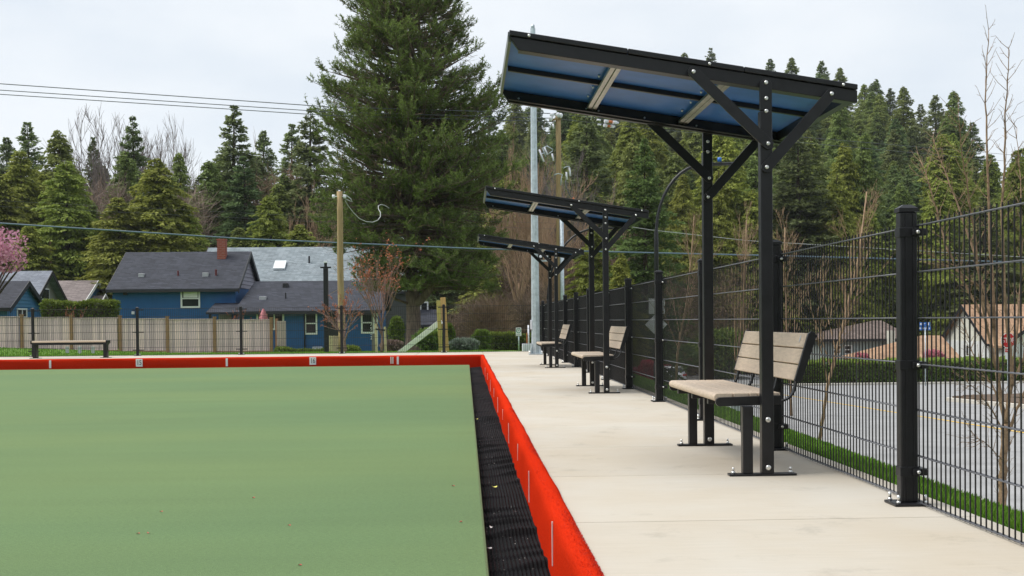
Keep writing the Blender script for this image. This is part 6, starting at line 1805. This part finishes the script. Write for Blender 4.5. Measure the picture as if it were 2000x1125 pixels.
def hedge(name, x0, x1, y0, y1, z0, z1, n, leaf, mat, label, cat='hedge', bump=.06, tipbright=True, core='bark_dark'):
    ax = (z1 - z0) * (x1 - x0), (x1 - x0) * (y1 - y0), (z1 - z0) * (y1 - y0)
    pr = np.array([ax[0], ax[0] * .3, ax[1], ax[2], ax[2]]); k = rng.choice(5, n, p=pr / pr.sum())
    u_, w_ = rng.random(n), rng.random(n)
    P = np.zeros((n, 3)); Nn = np.zeros((n, 3))
    lx, ly, lz = x1 - x0, y1 - y0, z1 - z0
    for i, (pt, nr) in enumerate((((u_ * lx, 0 * u_, w_ * lz), (0, -1, .15)), ((u_ * lx, 0 * u_ + ly, w_ * lz), (0, 1, .1)), ((u_ * lx, w_ * ly, 0 * u_ + lz), (0, -.1, 1)), ((0 * u_, u_ * ly, w_ * lz), (-1, 0, .1)), ((0 * u_ + lx, u_ * ly, w_ * lz), (1, 0, .1)))):
        m = k == i
        P[m] = np.stack(pt, 1)[m]; Nn[m] = nr
    bumpv = bump * (np.sin(P[:, 0] * 2.3 + 1) + np.sin(P[:, 0] * 5.1 + P[:, 2] * 3) * .6 + rng.normal(0, .5, n))
    P += Nn * bumpv[:, None] - Nn * leaf * .5
    v, f = shrub_mesh(lambda n_: (P, Nn), n, leaf, mat)
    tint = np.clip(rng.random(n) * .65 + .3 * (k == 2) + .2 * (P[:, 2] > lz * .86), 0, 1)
    c = np.array([(x0 + x1) / 2, y0, z0]); v = v + np.array([x0, y0, z0]) - c
    root = thing(name, c, label, cat)
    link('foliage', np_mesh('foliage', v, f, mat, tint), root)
    e = leaf * .9 + bump
    if lx > 2.4 * e and ly > 2.4 * e:
        MB().box(x0 + e, x1 - e, y0 + e, y1 - e, z0 - .1, z1 - e).build('stems', core, root)  # solid dark core box, put in so the leaves are not see-through
    return root
def round_shrub(name, px, top, Y, wpx, n, leaf, mat, label, flat=1.0, cone=0.0, cat='shrub', zbase=None):
    b = onT(px, Y); r_ = wpx / 2 * Y / 2400; hh = ZatY(px, top, Y) - b.z
    P = unit(rng.normal(0, 1, (n, 3))); P[:, 2] = np.abs(P[:, 2]) * np.where(rng.random(n) < .25, -1, 1)
    rad = 1 + .10 * np.sin(P[:, 0] * 6 + P[:, 2] * 5) + .08 * np.sin(P[:, 1] * 9) - .16 * rng.random(n)
    Nn = P.copy(); t = (P[:, 2] + 1) / 2
    shrink = 1 - cone * t
    Q = np.stack([P[:, 0] * r_ * rad * shrink, P[:, 1] * r_ * rad * shrink * flat, hh * (.5 + .5 * P[:, 2] * np.minimum(1, rad))], 1)
    v, f = shrub_mesh(lambda n_: (Q - Nn * leaf * .5, Nn), n, leaf, mat)
    root = thing(name, b, label, cat)
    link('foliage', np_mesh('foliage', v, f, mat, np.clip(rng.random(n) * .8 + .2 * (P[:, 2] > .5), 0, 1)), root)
    mb = MB()
    for k in range(6):
        a = k * 1.05; mb.tube([(b.x, b.y, b.z - .05), (b.x + .35 * r_ * math.cos(a), b.y + .35 * r_ * math.sin(a), b.z + hh * .4), (b.x + .55 * r_ * math.cos(a), b.y + .55 * r_ * math.sin(a), b.z + hh * .72)], [.04, .03, .012], 5, False)
    mb.build('stems', 'bark_dark', root)
    return root
Yh = 67.5
hedge('hedge', XatY(82, Yh), XatY(221, Yh), Yh, Yh + 1.3, T(-22, Yh), ZatY(150, 589, Yh), 9000, .16, 'hedge_leaf', 'long clipped olive hedge behind the plank fence at left')
hedge('hedge', XatY(538, 61), XatY(638, 61), 61, 61.9, T(-9, 61), ZatY(590, 683, 61), 3500, .12, 'hedge_leaf', 'very low clipped hedge along the foot of the dark blue house')
hedge('hedge', XatY(672, 58), XatY(698, 58), 58, 58.8, T(-6, 58), ZatY(690, 681, 58), 1500, .12, 'hedge_leaf', 'small low clipped hedge right of the service pole')
hedge('hedge', XatY(958, 56), XatY(1040, 56), 56, 57.2, T(2, 56) - .2, ZatY(980, 653, 56), 6000, .14, 'hedge_leaf', 'clipped dark hedge behind the parking sign')
hedge('hedge', XatY(1540, 89), XatY(2120, 89), 89, 91, T(35, 89), ZatY(1800, 704, 89), 26000, .21, 'laurel_leaf', 'long glossy laurel hedge across the street at right', bump=.08)
round_shrub('shrub', 940, 643, 54, 36, 3500, .14, 'hedge_leaf', 'rounded yellow green globe shrub left of the clipped dark hedge')
round_shrub('conifer_shrub', 774, 617, 58, 34, 3500, .15, 'hedge_leaf', 'upright rounded evergreen shrub left of the pine trunk', 1, .25)
round_shrub('conifer_shrub', 877, 632, 52, 32, 3500, .15, 'hedge_leaf', 'conical evergreen shrub right of the upright timbers', 1, .55)
round_shrub('shrub', 840, 642, 50, 62, 3500, .19, 'laurel_leaf', 'broad leafed green shrub behind the leaning pale board')
round_shrub('shrub', 905, 661, 48, 58, 3500, .13, 'grey_leaf', 'grey green mounded shrub between conical evergreen and globe shrub')
round_shrub('shrub', 765, 664, 50, 44, 2500, .10, 'twig_red', 'dark reddish shrub at the foot of the pine')
round_shrub('shrub', 1683, 688, 94, 36, 2600, .22, 'azalea_pink', 'pink flowering shrub behind the hedge before the tan roof')
round_shrub('shrub', 1822, 682, 93, 52, 3200, .22, 'azalea_pink', 'pink flowering shrub left of the white house')
round_shrub('shrub', 1264, 703, 58, 34, 2400, .15, 'azalea_red', 'crimson flowering shrub glimpsed through the fence left of a post')
round_shrub('shrub', 1238, 718, 60, 24, 1500, .14, 'azalea_pink', 'pale pink flowering shrub glimpsed through the fence')
round_shrub('shrub', 1545, 640, 116, 90, 4200, .4, 'laurel_leaf', 'dark rounded bush behind the fence right of the near bench')
round_shrub('shrub', 1410, 640, 103, 130, 5200, .4, 'laurel_leaf', 'wide green bush behind the fence between the shelter posts')
round_shrub('shrub', 1895, 628, 118, 50, 2600, .35, 'laurel_leaf', 'green bush between the slate roofed bungalow and the white house')
# pink blossom tree at the left edge
b = onT(-28, 70)
bt = thing('blossom_tree', b, 'pink blossoming cherry tree at the left edge above the blue roof', 'tree')
n = 3600; P = unit(rng.normal(0, 1, (n, 3))) * (rng.random(n) ** .45)[:, None]
cz = ZatY(-28, 490, 70)
P = P * np.array([2.25, 2.1, 1.5]) * (1 + .2 * np.sin(P[:, :1] * 7) * np.cos(P[:, 2:] * 6)) + np.array([0, 0, cz - b.z])
v, f = blades(P, unit(rng.normal(0, 1, (n, 3))), .17, .13)
link('blossom', np_mesh('blossom', v, f, 'blossom', rng.random(n)), bt)
mb = MB(); mb.tube([(0, 0, -.1), (.05, 0, 1.4), (.0, .05, 2.4)], [.2, .16, .13], 8)
for k in range(16):
    a = k * 2.4; e_ = Vector((2.3 * math.cos(a), 2.1 * math.sin(a), cz - b.z + random.uniform(-1.0, 1.5)))
    mb.tube([(0, 0, 2.0), e_ * .45 + Vector((0, 0, 1.2)), e_], [.08, .05, .012], 5, False)
me = mb.data('trunk', 'bark_dark'); link('trunk', me, bt)

# ---- grass on the verge bank and on the lawn
def grass(name, xf, y0, y1, n, hgt, label, pw=1.5):
    y = y0 + (y1 - y0) * rng.random(n) ** pw; u_ = rng.random(n); x = xf(y, u_)
    z = terrain(x, y)
    d = unit(np.stack([rng.normal(0, .35, n), rng.normal(0, .35, n), np.ones(n)], 1))
    v, f = blades(np.stack([x, y, z - .01], 1), d, hgt * rng.uniform(.5, 1.3, n), .010 + .0008 * y)
    tag(link(name, np_mesh(name, v, f, 'grass_blade', np.clip(rng.normal(.5, .25, n), 0, 1))), label, 'grass', None, 'stuff')
grass('grass', lambda y, u_: PATH_X1 + .07 + (road_edge(y) - .25 - PATH_X1) * u_ ** 1.3, 4.0, 40, 70000, .06, 'short green grass on the verge beyond the wire fence', 1.8)
grass('grass', lambda y, u_: -24 + 25 * u_, END_Y1 + .05, 62, 26000, .06, 'short green lawn behind the far end of the green', 1.6)
grass('grass', lambda y, u_: road_edge(y) + 12.3 + 18 * u_, 30, 54, 9000, .09, 'patch of lawn beside the stop sign', 1.0)

# ---- thin spring haze over the valley
hb = MB().box(-420, 420, -140, 540, -11, 125)
m = bpy.data.materials.new('haze'); m.use_nodes = True; MATS['haze'] = m
t = m.node_tree; t.nodes.remove(t.nodes['Principled BSDF'])
pv = t.nodes.new('ShaderNodeVolumePrincipled'); pv.inputs['Density'].default_value = 0.00013; pv.inputs['Color'].default_value = (0.90, 0.94, 1.0, 1)
t.links.new(pv.outputs['Volume'], t.nodes['Material Output'].inputs['Volume'])
tag(hb.build('haze', 'haze', loc=(0, 0, 0)), kind='stuff')
